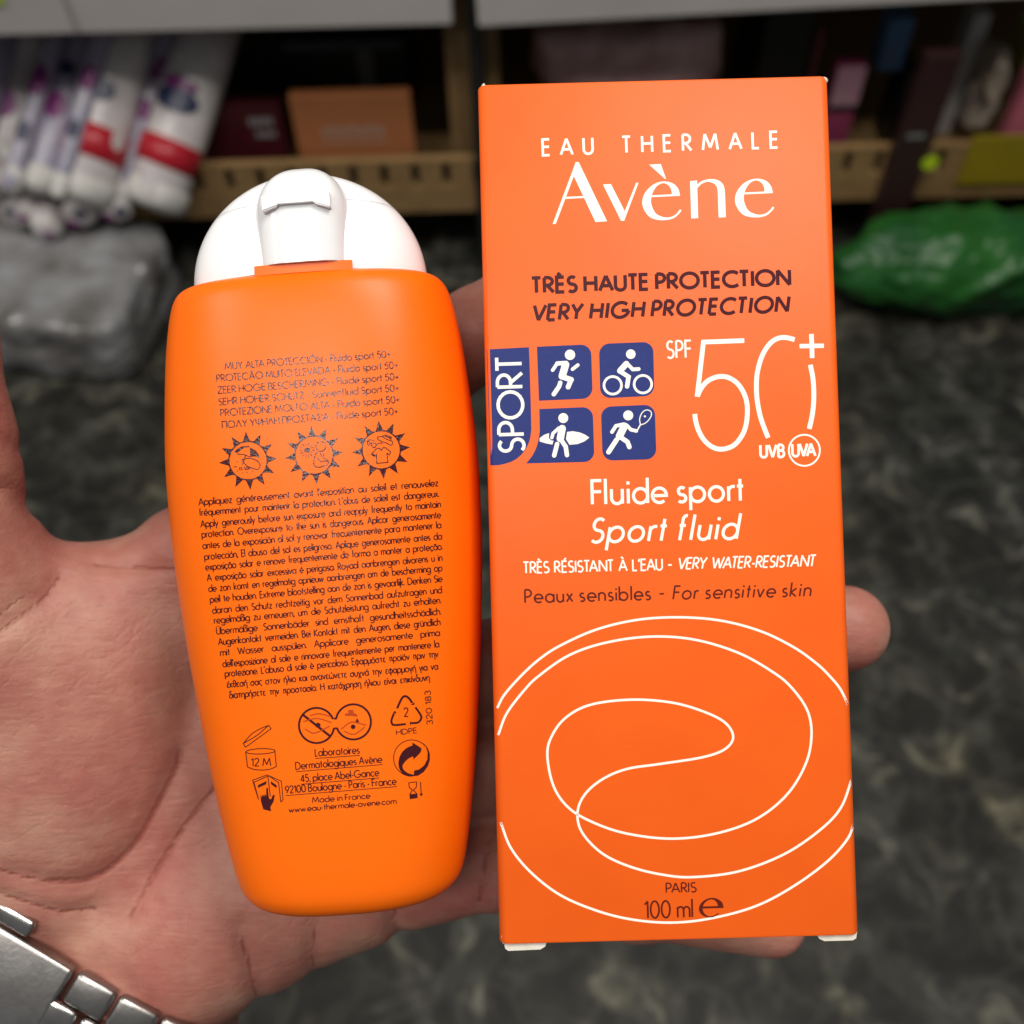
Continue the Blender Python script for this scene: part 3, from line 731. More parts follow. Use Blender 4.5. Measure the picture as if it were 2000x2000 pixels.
# white tuck tabs peeping out under the carton, worn corners
def slab(name, pts, z0, z1, m, parent):
    n = len(pts)
    v = [(x, y, z0) for x, y in pts] + [(x, y, z1) for x, y in pts]
    f = [tuple(range(n)), tuple(reversed(range(n, 2 * n)))] + [(k, n + k, n + (k + 1) % n, (k + 1) % n) for k in range(n)]
    o = meshobj(name, v, f, m, parent)
    bm = bmesh.new(); bm.from_mesh(o.data); bmesh.ops.recalc_face_normals(bm, faces=bm.faces); bm.to_mesh(o.data); bm.free()
    return o
hw = W / 2
slab('tuck_tab', [(-hw + .0006, .0004), (-hw + .0009, -.0009), (-hw + .0014, -.00125), (-hw + .0066, -.00115), (-hw + .0074, -.0007), (-hw + .0078, .0004)], -.0014, -.0008, M['cardwhite'], carton_root)
slab('tuck_tab', [(hw - .0002, .0004), (hw - .0004, -.0007), (hw - .0010, -.0010), (hw - .0056, -.0010), (hw - .0064, -.0006), (hw - .0070, .0004)], -.0014, -.0008, M['cardwhite'], carton_root)
def chip(c, rx, ry, rz):
    bm = bmesh.new(); bmesh.ops.create_icosphere(bm, subdivisions=2, radius=1)
    for v in bm.verts:
        k = 1 + 0.35 * mnoise.noise(v.co * 2.3 + Vector(c) * 900)
        v.co = Vector((c[0] + v.co.x * rx * k, c[1] + v.co.y * ry * k, c[2] + v.co.z * rz * k))
    return bmobj('worn_corner', bm, M['cardwhite'], carton_root, smooth=True)
chip((-hw + .0010, H - .0008, -.0009), .0005, .0012, .0005)
chip((hw - .0009, H - .0006, -.0009), .0010, .0007, .0006)
chip((-hw + .0007, .0012, -.0008), .0004, .0014, .0005)
for x in (-.0065, .0005, .008, .0105): chip((x, .0003, -.00035), .0007, .00022, .0002)
chip((hw - .0022, .0005, -.0004), .0012, .0003, .0002)

PANELS = []
def bx(ink, name, m, base=0.00002, parent=None):
    o = ink.build(name, box_map, M[m], parent or carton_root, base)
    if name == 'blue_panel': PANELS.append(o)
    return o
# --- lettering on the carton
k = Ink(); k.text('EAU THERMALE', (1058, 303.5), (1521, 288), 31, 4.9, fit='track', space=0.55); bx(k, 'lettering', 'white')
c4 = crop(1040, 300, 0.2588)
k = Ink()
k.poly(c4((152, 532), (176, 530), (312, 170), (327, 64))); k.poly(c4((325, 64), (349, 64), (563, 511), (475, 516), (310, 166))); k.poly(c4((247, 326), (382, 321), (390, 335), (242, 342)))
k.poly(c4((532, 233), (592, 229), (697, 436), (690, 507), (668, 507))); k.poly(c4((783, 219), (800, 221), (692, 507), (678, 507), (694, 440)))
k.poly(c4((880, 83), (968, 78), (1008, 191), (1000, 191)))
eo = [(1113, 318), (1102, 270), (1060, 225), (985, 210), (910, 235), (850, 295), (828, 365), (845, 430), (895, 485), (980, 503), (1060, 490), (1105, 455), (1126, 428)]
ei = [(1052, 308), (1046, 270), (1022, 236), (983, 224), (940, 245), (907, 295), (895, 350), (903, 400), (935, 455), (1000, 481), (1055, 474), (1090, 450), (1112, 421)]
for dx, dy in ((0, 0), (700, -21)):
    k.strip(spline(c4(*[(x + dx, y + dy) for x, y in eo])), spline(c4(*[(x + dx, y + dy) for x, y in ei])))
    k.poly(c4(*[(x + dx, y + dy) for x, y in ((893, 315), (1113, 304), (1113, 319), (895, 329))]))
k.poly(c4((1189, 208), (1242, 202), (1251, 487), (1198, 490)))
k.strip(spline(c4((1240, 236), (1280, 206), (1345, 192), (1405, 203), (1441, 238), (1452, 290), (1456, 380), (1459, 480))),
        spline(c4((1244, 262), (1272, 232), (1312, 214), (1345, 216), (1383, 238), (1397, 280), (1401, 380), (1405, 483))))
bx(k, 'wordmark', 'white')
k = Ink(); k.text('TR\u00c8S HAUTE PROTECTION', (1036, 572), (1546, 556), 29, 6.9, tr=.21); bx(k, 'lettering', 'maroon')
k = Ink(); k.text('VERY HIGH PROTECTION', (1037, 626), (1541, 608), 29, 6.7, slant=.16, tr=.26); bx(k, 'lettering', 'maroon')
# blue panels
c5 = crop(940, 660, 0.18634)
def rquad(cs4, rad):
    out = []
    for i in range(4):
        p = np.array(cs4[i], float); a = np.array(cs4[i - 1], float); b = np.array(cs4[(i + 1) % 4], float); r = rad[i]
        if r == 0: out.append(tuple(p)); continue
        da = (a - p) / np.linalg.norm(a - p); db = (b - p) / np.linalg.norm(b - p)
        for t in np.linspace(0, 1, 9):
            th = t * math.pi / 2
            out.append(tuple(p + da * r * (1 - math.sin(th)) + db * r * (1 - math.cos(th))))
    return out
k = Ink()
rc = [(500, 97), (507, 300), (514, 520), (519, 700)] + spline([(525, 960), (505, 1080), (440, 1200), (340, 1285), (200, 1330), (97, 1334.9)], 4)
lf = [(58 + 37 * (y_ - 97) / 1238, 120 + 1215 * (y_ - 97) / 1238) for x_, y_ in rc]
for c_ in range(12):
    qa = [(l[0] + (r[0] - l[0]) * c_ / 12, l[1] + (r[1] - l[1]) * c_ / 12) for l, r in zip(lf, rc)]
    qb = [(l[0] + (r[0] - l[0]) * (c_ + 1) / 12, l[1] + (r[1] - l[1]) * (c_ + 1) / 12) for l, r in zip(lf, rc)]
    k.strip(c5(*qa), c5(*qb)); k.n -= 1
bx(k, 'blue_panel', 'blue')
k = Ink(); k.poly(c5(*rquad([(583, 92), (1150, 66), (1168, 634), (605, 658)], (0, 110, 110, 0)))); bx(k, 'blue_panel', 'blue')
k = Ink(); k.poly(c5(*rquad([(1233, 62), (1802, 40), (1815, 606), (1248, 634)], (110, 110, 110, 110)))); bx(k, 'blue_panel', 'blue')
k = Ink(); k.poly(c5(*(rquad([(609, 745), (1168, 722), (1186, 1298), (470, 1315)], (0, 110, 110, 0)) + spline([(470, 1315), (540, 1225), (590, 1110), (613, 980)], 4)[1:]))); bx(k, 'blue_panel', 'blue')
k = Ink(); k.poly(c5(*rquad([(1253, 722), (1818, 698), (1837, 1270), (1272, 1287)], (110, 110, 110, 110)))); bx(k, 'blue_panel', 'blue')
UP = 0.00005
s5 = 0.18634
k = Ink(); k.text('SPORT', (1024, 885), (1018.3, 694), 48.5, 6.5, tr=.19); bx(k, 'lettering', 'white', UP, PANELS[0])
FIGN = [0]
def fig(lines, discs, polys=(), rings=()):
    k = Ink(); FIGN[0] += 1
    for pts, w in lines: k.line(c5(*pts), w * s5, round_=True)
    for (x, y), r in discs: k.disc(c5((x, y))[0], r * s5, 28)
    for p in polys: k.poly(c5(*p))
    for (x, y), r, w in rings: k.line(arc_px(c5((x, y))[0], r * s5, 0, 360), w * s5)
    bx(k, 'pictogram', 'white', UP, PANELS[FIGN[0]])
fig([(((748, 338), (795, 268)), 36), (((795, 268), (890, 262)), 44), (((884, 280), (848, 400)), 76), (((850, 408), (942, 438)), 56), (((942, 438), (910, 515)), 50),
     (((828, 470), (815, 510), (760, 590)), 46), (((956, 328), (1012, 284)), 36)], [((930, 177), 54)])
fig([(((1520, 272), (1455, 345)), 62), (((1528, 268), (1588, 330), (1650, 326)), 38), (((1458, 352), (1544, 408), (1528, 508)), 46)], [((1567, 170), 50)], (), [((1378, 497), 92, 26), ((1694, 485), 92, 26)])
fig([(((848, 950), (828, 1055)), 76), (((812, 945), (752, 1000), (740, 1045)), 34), (((838, 1070), (885, 1140), (898, 1228)), 46), (((795, 1112), (764, 1232)), 46)], [((859, 840), 52)],
    [[(612, 1050), (660, 1015), (712, 998), (708, 1050), (735, 1076), (757, 1076), (745, 1118), (680, 1105), (612, 1085)],
     [(900, 985), (960, 978), (1030, 990), (1090, 1015), (1133, 1045), (1080, 1085), (1010, 1112), (925, 1120), (888, 1060)]])
fig([(((1500, 925), (1448, 1030)), 76), (((1490, 905), (1412, 922), (1370, 986)), 38), (((1525, 915), (1568, 962), (1625, 975)), 36), (((1640, 960), (1670, 905)), 14),
     (((1452, 1035), (1532, 1090), (1552, 1143)), 48), (((1418, 1068), (1334, 1196)), 50),
     (spline([(1668, 908), (1660, 850), (1685, 785), (1730, 755), (1775, 770), (1783, 810), (1755, 860), (1715, 895), (1668, 912)], 4), 10)], [((1540, 812), 52), ((1715, 822), 11)])
# SPF 50+
c6 = crop(1300, 640, 0.17598)
k = Ink(); k.text('SPF', (1301, 699.5), (1352, 698), 33, 3.9, tr=.2); bx(k, 'lettering', 'white')
k = Ink()
k.line(c6((873, 143), (420, 160), (350, 766)), 9.1)
k.line(spline(c6((352, 762), (395, 672), (460, 597), (540, 555), (620, 541), (700, 555), (790, 612), (858, 705), (898, 815), (908, 940), (890, 1090), (840, 1210), (750, 1310), (625, 1349), (520, 1325), (430, 1250), (370, 1150), (335, 1040), (324, 958)), 4), 9.3)
k.line(spline(c6((1432, 133), (1340, 110), (1250, 117), (1170, 165), (1100, 255), (1050, 370), (1015, 520), (1008, 680), (1020, 830), (1050, 980), (1090, 1100), (1138, 1222)), 4), 9.3)
k.line(spline(c6((1606, 412), (1635, 560), (1645, 720), (1640, 870), (1622, 1000), (1594, 1123)), 4), 9.3)
k.line(c6((1618, 70), (1627, 337)), 9.0); k.line(c6((1487, 205), (1757, 200)), 8.6)
bx(k, 'lettering', 'white')
k = Ink(); k.text('UVB', (1483, 893.5), (1534, 892.5), 24, 5.0, tr=.17); k.text('UVA', (1545.5, 891.5), (1595, 890), 24, 5.0, tr=.1); k.line(arc_px((1571, 879.5), 30.3, 0, 360, 60), 3.4); bx(k, 'lettering', 'white')
k = Ink(); k.text('Fluide sport', (1154, 985), (1455, 977.5), 46, 6.0, tr=.20); bx(k, 'lettering', 'white')
k = Ink(); k.text('Sport fluid', (1150, 1059.5), (1441, 1052), 46, 5.9, slant=.2, tr=.24); bx(k, 'lettering', 'white')
k = Ink(); k.text("TR\u00c8S R\u00c9SISTANT \u00c0 L'EAU", (1021, 1119.5), (1295, 1113), 21.5, 3.2, space=.40); k.line([(1305, 1103.5), (1312, 1103.3)], 3.2)
k.text('VERY WATER-RESISTANT', (1322, 1111.5), (1592, 1105.7), 21.5, 3.2, slant=.18, space=.40); bx(k, 'lettering', 'white')
k = Ink(); k.text('Peaux sensibles', (1024, 1177.4), (1272, 1171), 25.5, 3.5, tr=.24); k.line([(1288, 1160), (1297, 1159.6)], 3.2)
k.text('For sensitive skin', (1313, 1170.4), (1584, 1164), 25.5, 3.4, slant=.17, tr=.24); bx(k, 'lettering', 'brown')
# swirl lines
sw1 = [(971, 1383), (985, 1357), (1018, 1319.6), (1054, 1287), (1094, 1261), (1163.5, 1230), (1242, 1211), (1324, 1205.6), (1407, 1212), (1485, 1232.6), (1550, 1264), (1595, 1296), (1620, 1320), (1642, 1347), (1661, 1387)]
sw2 = [(973, 1435.7), (989.6, 1393.5), (1024, 1348), (1053, 1319.6), (1111, 1280), (1181, 1255.7), (1268, 1243.5), (1355, 1249), (1442, 1275), (1510, 1313), (1546, 1343), (1576.6, 1387), (1585, 1434.8), (1574, 1491), (1537, 1552), (1476.5, 1600), (1398, 1628), (1311, 1638), (1224, 1628), (1159, 1606.5), (1111, 1578), (1081, 1535), (1069, 1474), (1079, 1435), (1107, 1400), (1155, 1376), (1233, 1366.5), (1311, 1372), (1372, 1389), (1415.7, 1411), (1432, 1439), (1416, 1463), (1372, 1479), (1289.6, 1492), (1224, 1502), (1176.5, 1522), (1142, 1552), (1128, 1587), (1137, 1626), (1176.5, 1667), (1233, 1693.5), (1298, 1709), (1355, 1713), (1442, 1702), (1529, 1669.6), (1598, 1624), (1642, 1578), (1665.7, 1515)]
sw3 = [(978, 1606.5), (998, 1656.5), (1037, 1704), (1094, 1748), (1163.5, 1778), (1233, 1795.7), (1311, 1802), (1389.6, 1793.5), (1476.5, 1769.6), (1550.5, 1730.5), (1615.7, 1682.6), (1655, 1639), (1668, 1606.5)]
for s_ in (sw1, sw2, sw3):
    k = Ink(); k.line(spline(s_, 8), 4.7); bx(k, 'swirl_line', 'white')
k = Ink(); k.text('PARIS', (1300, 1743.5), (1361, 1742), 18.5, 2.8); bx(k, 'lettering', 'brown')
k = Ink(); k.text('100 ml', (1258, 1793.5), (1354, 1791), 33, 3.6, space=.34); bx(k, 'lettering', 'brown')
k = Ink(); e0 = [(1413, 1772), (1410, 1762), (1398, 1754.5), (1384, 1754.5), (1371, 1762), (1365, 1774), (1369, 1785), (1381, 1791.5), (1394, 1791), (1404, 1785)]
e1 = [(1403, 1771), (1400, 1763), (1394, 1757.5), (1385, 1757.5), (1376, 1764), (1372.5, 1774), (1375, 1783), (1383, 1789), (1393, 1788.8), (1403, 1783)]
k.strip(spline(e0, 4), spline(e1, 4)); k.poly([(1370, 1770.5), (1413, 1769.3), (1413, 1773.3), (1370, 1774.5)]); bx(k, 'estimated_sign', 'brown')

# ================================================================== THE BOTTLE IN THE HAND
BC = cs(642, 1000, 183)
BOT_L = Matrix.Translation(BC) @ Matrix.Rotation(math.radians(4.2), 4, 'Z')
BOT = CAMM @ BOT_L
PROF = [(-68.0, 13.0, 9.0), (-67.7, 15.8, 11.4), (-66.9, 17.9, 13.0), (-65.5, 19.4, 14.2), (-63.5, 20.4, 15.0), (-60, 21.3, 15.5), (-54.9, 22.3, 15.9), (-45.7, 23.8, 16.3), (-36.6, 25.0, 16.6), (-22.9, 26.6, 16.9),
        (-9.1, 27.8, 17.1), (0, 28.2, 17.1), (9.1, 28.3, 17.0), (18.3, 27.8, 16.6), (27.4, 27.0, 16.0), (33.5, 26.1, 15.4), (36.6, 25.4, 14.9), (38.2, 24.8, 14.4), (39.3, 24.0, 13.7), (40.0, 22.9, 12.7), (40.4, 21.3, 11.2)]
NEXP = 2.55
dense = np.array(spline([tuple(p) for p in [(a, b * 0.965) for a, b, c in PROF]], 16))
dense2 = np.array(spline([tuple(p) for p in [(a, c) for a, b, c in PROF]], 16))
PY = dense[:, 0]; PA = dense[:, 1]; PB = dense2[:, 1]
def prof_ab(y):
    return np.interp(y * 1000, PY, PA) / 1000, np.interp(y * 1000, dense2[:, 0], PB) / 1000
def superring(a, b, y, n, ex):
    out = []
    for i in range(n):
        t = 2 * math.pi * i / n
        c, s = math.cos(t), math.sin(t)
        out.append((a * math.copysign(abs(c) ** (2 / ex), c), y, b * math.copysign(abs(s) ** (2 / ex), s)))
    return out
def loft(rings, cap0=True, cap1=True):
    n = len(rings[0]); v = [p for r in rings for p in r]; f = []
    for j in range(len(rings) - 1):
        for i in range(n):
            f.append((j * n + i, (j + 1) * n + i, (j + 1) * n + (i + 1) % n, j * n + (i + 1) % n))
    if cap0: f.append(tuple(range(n)))
    if cap1: f.append(tuple(reversed(range((len(rings) - 1) * n, len(rings) * n))))
    return v, f
bottle = empty('sunscreen_bottle', BOT, 'flattened orange plastic bottle with white flip cap and dark small print lying on the palm', 'bottle')
BINV2 = np.array(BOT_L.inverted())
ys = [float(y) for i, y in enumerate(PY)]
rings = []
fine = np.concatenate([PY[PY < -60], np.arange(-60, 36, 0.8), PY[PY > 36]])
for y in fine:
    a, b = prof_ab(y / 1000)
    rings.append(superring(a, b, y / 1000, 288, NEXP))
v, f = loft(rings)
o = meshobj('bottle_body', v, f, M['bottle'], bottle); smooth_by_angle(o, 50)
def bottle_map(arr, off):
    d = np.stack([(arr[:, 0] - 1000) / 2000, (1000 - arr[:, 1]) / 2000, -np.ones(len(arr))], 1)
    o = BINV2[:3, 3]; dl = d @ BINV2[:3, :3].T
    z = np.full(len(arr), 0.017)
    for _ in range(10):
        t = (z - o[2]) / dl[:, 2]
        p = o + dl * t[:, None]
        a, b = prof_ab(p[:, 1])
        u = np.clip(np.abs(p[:, 0]) / a, 0, 0.999)
        z = b * (1 - u ** NEXP) ** (1 / NEXP)
    p[:, 2] = z + off
    return p
# cap
CB, CT, CS_ = 0.0402, 0.0598, 0.0527
def cap_ring(y, n=128, g_=0.0):
    t = min(max((y - CB) / (CT - CB), 0), 1)
    s = math.sqrt(max(1 - t ** 2.05, 0.0))
    return superring(0.0206 * max(s, 0.02) + g_, 0.0128 * max(s, 0.02) ** 0.85 + g_, y, n, 2.15)
v, f = loft([cap_ring(y) for y in np.linspace(CB, CS_ - 0.00018, 18)] + [[(x * .985, y + .0001, z * .985) for x, y, z in cap_ring(CS_ - 0.00018)]])
cb = meshobj('cap_base', v, f, M['cap'], bottle); smooth_by_angle(cb, 45)
tt = [CS_ + (CT - CS_) * math.sin(a) for a in np.linspace(0, math.pi / 2, 22)]
v, f = loft([[(x * .985, y, z * .985) for x, y, z in cap_ring(CS_ - 0.00008)]] + [cap_ring(y) for y in tt])
lid = meshobj('cap_lid', v, f, M['cap'], cb); smooth_by_angle(lid, 45)
# bulge over the hinge
def bulge_ring(y):
    y0, y1, y2 = 0.0414, 0.0500, 0.0592
    s = 1.0 if y < y1 else math.sqrt(max(1 - ((y - y1) / (y2 - y1)) ** 2.1, 0.0))
    s = max(s, 0.02)
    fl_ = 1 - 0.05 * (1 - abs(y - 0.048) / 0.012)
    out = []
    for i in range(64):
        t = 2 * math.pi * i / 64
        c, q = math.cos(t), math.sin(t)
        out.append((0.0009 + 0.0081 * s * math.copysign(abs(c) ** .55, c), y, 0.0046 + (0.0094 * s ** 0.9) * math.copysign(abs(q) ** .60, q)))
    return out
yy = list(np.linspace(0.0414, 0.0500, 8)) + [0.0500 + 0.0092 * math.sin(a) for a in np.linspace(0.1, math.pi / 2, 16)]
v, f = loft([bulge_ring(y) for y in yy])
bu = meshobj('hinge_bulge', v, f, M['bulge'], cb); smooth_by_angle(bu, 45)
# hinge strap: a thin bar between two wedge blocks
HZ = 0.0143
def wedge(x0, x1, h0, h1, y, tilt):
    v = []
    for x, h_ in ((x0, h0), (x1, h1)):
        for dy, dz in ((-h_, -0.0010), (h_, -0.0010), (h_ * .9, 0.0008), (-h_ * .9, 0.0008)):
            v.append((x + 0.0009, y + dy + tilt * x, HZ + dz - (abs(x) / 0.0085) ** 2 * 0.0008))
    f = [(0, 1, 2, 3), (7, 6, 5, 4), (0, 4, 5, 1), (1, 5, 6, 2), (2, 6, 7, 3), (3, 7, 4, 0)]
    o = meshobj('hinge_block', v, f, M['cap'], cb)
    bm = bmesh.new(); bm.from_mesh(o.data); bmesh.ops.recalc_face_normals(bm, faces=bm.faces)
    bmesh.ops.bevel(bm, geom=bm.edges[:], offset=0.00018, segments=2, affect='EDGES'); bm.to_mesh(o.data); bm.free()
wedge(-0.0056, -0.0030, 0.0015, 0.0007, 0.0512, 0.0)
wedge(0.0030, 0.0056, 0.0007, 0.0015, 0.0512, 0.0)
bmobj('hinge_bar', box_bm(-0.0027, 0.0041, 0.0509, 0.0515, HZ - .0003, HZ + .0005, 0.0001, 2), M['cap'], cb)
# orange collar below the bulge
ctop = []
cv = []; cf = []
for i in range(25):
    x = -0.0071 + 0.0162 * i / 24
    zf = 0.0130 * (1 - abs(x / 0.0215) ** 2.3) ** (1 / 2.3) + 0.0003
    for yq, zq in ((0.0398, zf), (0.0413, zf), (0.0415, zf - 0.0002), (0.0415, zf - 0.0032), (0.0398, zf - 0.0032)):
        cv.append((x, yq, zq))
for i in range(24):
    for j in range(5):
        cf.append((i * 5 + j, (i + 1) * 5 + j, (i + 1) * 5 + (j + 1) % 5, i * 5 + (j + 1) % 5))
cf += [tuple(range(5)), tuple(range(24 * 5 + 4, 24 * 5 - 1, -1))]
o = meshobj('collar', cv, cf, M['bottle'], bottle)
bm = bmesh.new(); bm.from_mesh(o.data); bmesh.ops.recalc_face_normals(bm, faces=bm.faces); bm.to_mesh(o.data); bm.free()

def bt(ink, name, m, base=0.00003): return ink.build(name, bottle_map, M[m], bottle, base)
head = [('MUY ALTA PROTECCI\u00d3N - Fluido sport 50+', (438.8, 721.6), (763.6, 697.5)), ('PROTEC\u00c3O MUITO ELEVADA - Fluido sport 50+', (422.8, 745.4), (778, 719)),
        ('ZEER HOGE BESCHERMING - Fluide sport 50+', (425, 768.7), (780, 741.5)), ('SEHR HOHER SCHUTZ - Sonnenfluid Sport 50+', (426.7, 791.5), (780, 763.5)),
        ('PROTEZIONE MOLTO ALTA - Fluido sport 50+', (430.5, 813), (781.7, 786)), ('\u03a0\u039f\u039b\u03a5 \u03a5\u03a8\u0397\u039b\u0397 \u03a0\u03a1\u039f\u03a3\u03a4\u0391\u03a3\u0399\u0391 - Fluide sport 50+', (433.6, 836.5), (778, 809))]
for t, a, b in head:
    k = Ink(); k.text(t, a, b, 13.2, 1.9, step=14); bt(k, 'lettering', 'foil')
para = [("Appliquez g\u00e9n\u00e9reusement avant l'exposition au soleil et renouvelez", (387.5, 987), (857, 949)),
        ("fr\u00e9quemment pour maintenir la protection. L'abus de soleil est dangereux.", (389, 1007.5), (858, 970)),
        ("Apply generously before sun exposure and reapply frequently to maintain", (391.5, 1030), (862, 990.5)),
        ("protection. Overexposure to the sun is dangerous. Aplicar generosamente", (393.7, 1050), (862, 1011.5)),
        ("antes de la exposici\u00f3n al sol y renovar frecuentemente para mantener la", (395.6, 1072), (862.6, 1031)),
        ("protecci\u00f3n, El abuso del sol es peligroso. Aplique generosamente antes da", (399, 1093.6), (864, 1053)),
        ("exposi\u00e7\u00e3o solar e renove frequentemente de forma a manter a prote\u00e7\u00e3o.", (401, 1114), (864.8, 1073)),
        ("A exposi\u00e7\u00e3o solar excessiva \u00e9 perigosa. Royaal aanbrengen alvorens u in", (404, 1135), (864.8, 1095)),
        ("de zon komt en regelmatig opnieuw aanbrengen om de bescherming op", (407, 1156), (864.8, 1115)),
        ("peil te houden. Extreme blootstelling aan de zon is gevaarlijk. Denken Sie", (410, 1177), (865, 1136)),
        ("daran den Schutz rechtzeitig vor dem Sonnenbad aufzutragen und", (414.4, 1198.5), (864, 1158)),
        ("regelm\u00e4\u00dfig zu erneuern, um die Schutzleistung aufrecht zu erhalten.", (418, 1218), (862, 1178)),
        ("\u00dcberm\u00e4\u00dfige Sonnenb\u00e4der sind ernsthaft gesundheitssch\u00e4dlich.", (422.5, 1239), (862, 1200)),
        ("Augenkontakt vermeiden. Bei Kontakt mit den Augen, diese gr\u00fcndlich", (426, 1260), (861, 1220.5)),
        ("mit Wasser aussp\u00fclen. Applicare generosamente prima", (430, 1281), (860, 1241.5)),
        ("dell'esposizione al sole e rinnovare frequentemente per mantenere la", (434.6, 1303), (858.6, 1263.6)),
        ("protezione. L'abuso di sole \u00e8 pericoloso. \u0395\u03c6\u03b1\u03c1\u03bc\u03cc\u03c3\u03c4\u03b5 \u03c0\u03c1\u03bf\u03ca\u03cc\u03bd \u03c0\u03c1\u03b9\u03bd \u03c4\u03b7\u03bd", (439, 1322), (857, 1283)),
        ("\u03ad\u03ba\u03b8\u03b5\u03c3\u03ae \u03c3\u03b1\u03c2 \u03c3\u03c4\u03bf\u03bd \u03ae\u03bb\u03b9\u03bf \u03ba\u03b1\u03b9 \u03b1\u03bd\u03b1\u03bd\u03b5\u03ce\u03bd\u03b5\u03c4\u03b5 \u03c3\u03c5\u03c7\u03bd\u03ac \u03c4\u03b7\u03bd \u03b5\u03c6\u03b1\u03c1\u03bc\u03bf\u03b3\u03ae \u03b3\u03b9\u03b1 \u03bd\u03b1", (443, 1343), (856.7, 1307)),
        ("\u03b4\u03b9\u03b1\u03c4\u03b7\u03c1\u03ae\u03c3\u03b5\u03c4\u03b5 \u03c4\u03b7\u03bd \u03c0\u03c1\u03bf\u03c3\u03c4\u03b1\u03c3\u03af\u03b1. \u0397 \u03ba\u03b1\u03c4\u03ac\u03c7\u03c1\u03b7\u03c3\u03b7 \u03ae\u03bb\u03b9\u03bf\u03c5 \u03b5\u03af\u03bd\u03b1\u03b9 \u03b5\u03c0\u03b9\u03ba\u03af\u03bd\u03b4\u03c5\u03bd\u03b7", (447.5, 1364), (840, 1329))]
for t, a, b in para:
    k = Ink(); k.text(t, a, b, 13.2, 1.95, fit='word', tr=.135, space=.26, step=14); bt(k, 'lettering', 'foil')
low = [('Laboratoires', (615, 1477), (703, 1471), 14, 2.0, 1), ('Dermatologiques Av\u00e8ne', (577, 1503), (747, 1489), 14, 2.0, 1), ('45, place Abel-Gance', (587, 1527.5), (741, 1515), 14, 2.0, 1),
       ('92100 Boulogne - Paris - France', (557, 1549.6), (775, 1532), 14, 2.0, 1), ('Made in France', (609.5, 1568), (723.7, 1559), 11, 1.7, 0), ('www.eau-thermale-avene.com', (564, 1587), (775, 1569.4), 10.5, 1.7, 0)]
for t, a, b, h_, w_, ul in low:
    k = Ink(); k.text(t, a, b, h_, w_, step=14)
    if ul: k.line([(a[0] + 1, a[1] + 4.2), (b[0], b[1] + 4.2)], 1.4, step=10)
    bt(k, 'lettering', 'foil')
k = Ink(); k.text('HDPE', (774, 1435.5), (815, 1431), 10, 1.6); bt(k, 'lettering', 'foil')
k = Ink(); k.text('320 183', (845, 1415.5), (840.5, 1348), 11, 1.7, step=14); bt(k, 'lettering', 'foil')
# three sun pictograms
def sun(c, a0):
    k = Ink()
    k.line(arc_px(c, 37.5, 0, 360, 60), 2.8)
    for i in range(12):
        a = math.radians(a0 + 30 * i)
        u = np.array((math.cos(a), -math.sin(a))); n_ = np.array((-u[1], u[0])); cc_ = np.array(c)
        k.poly([tuple(cc_ + u * 57), tuple(cc_ + u * 37.2 + n_ * 7.4), tuple(cc_ + u * 36.4), tuple(cc_ + u * 37.2 - n_ * 7.4)])
    bt(k, 'sun_pictogram', 'foil')
sun((484.5, 899.7), 94.5); sun((613.5, 888.8), 95.5); sun((744.6, 878.5), 95)
ca = crop(420, 820, .07246)
k = Ink()
k.poly(ca((500, 875), (600, 780), (720, 715), (920, 695), (920, 735), (800, 745), (700, 810), (600, 890))); k.poly(ca((940, 740), (1100, 830), (1180, 940), (1215, 1045), (1150, 1000), (1050, 985), (950, 995)))
k.line(ca((600, 920), (780, 935), (950, 1000)), 1.8); k.line(ca((830, 940), (740, 1210)), 1.8)
k.line(spline(ca((715, 1080), (850, 1040), (1010, 1050), (1140, 1110), (1210, 1200), (1200, 1280), (1140, 1335), (1000, 1300), (860, 1240), (720, 1085)), 3), 1.8)
k.text('11-16h', ca((640, 1370))[0], ca((975, 1335))[0], 6.2, 1.3)
for q in ((600, 1130), (600, 1380), (740, 1430), (860, 1410), (1010, 1400)): k.disc(ca(q)[0], 1.1, 8)
k.line(ca((510, 1265), (590, 1265)), 1.6)
bt(k, 'parasol_pictogram', 'foil')
cbm = crop(545, 820, .07246)
k = Ink()
k.poly([(cbm((760, 815))[0][0] + 6 * math.cos(t), cbm((760, 815))[0][1] + 5 * math.sin(t)) for t in np.linspace(0, 6.0, 14)])
for i in range(14):
    a = 2 * math.pi * i / 14; c_ = cbm((760, 815))[0]
    k.line([(c_[0] + 9 * math.cos(a), c_[1] + 9 * math.sin(a)), (c_[0] + 15 * math.cos(a), c_[1] + 15 * math.sin(a))], 1.4)
k.line(arc_px(cbm((1125, 715))[0], 9.6, 0, 360, 24), 1.8)
k.line(spline(cbm((1030, 860), (970, 960), (940, 1100), (950, 1230), (1060, 1280), (1200, 1245), (1310, 1195), (1330, 1120), (1240, 1110), (1130, 1125), (1040, 1025)), 3), 1.8)
k.line(cbm((1170, 870), (1215, 985)), 1.7); k.line(spline(cbm((1110, 900), (1170, 1005), (1260, 1050), (1330, 1100)), 3), 1.7)
bt(k, 'seated_figure_pictogram', 'foil')
cc3 = crop(675, 810, .07246)
k = Ink()
k.line(spline(cc3((865, 600), (985, 590), (1100, 660), (1240, 710), (1270, 760), (1220, 825), (1100, 760), (960, 715), (860, 650), (865, 600)), 3), 1.7)
k.line(cc3((985, 590), (1050, 540), (1235, 600), (1220, 690)), 1.7); k.poly(cc3((1040, 575), (1080, 570), (1235, 620), (1215, 655)))
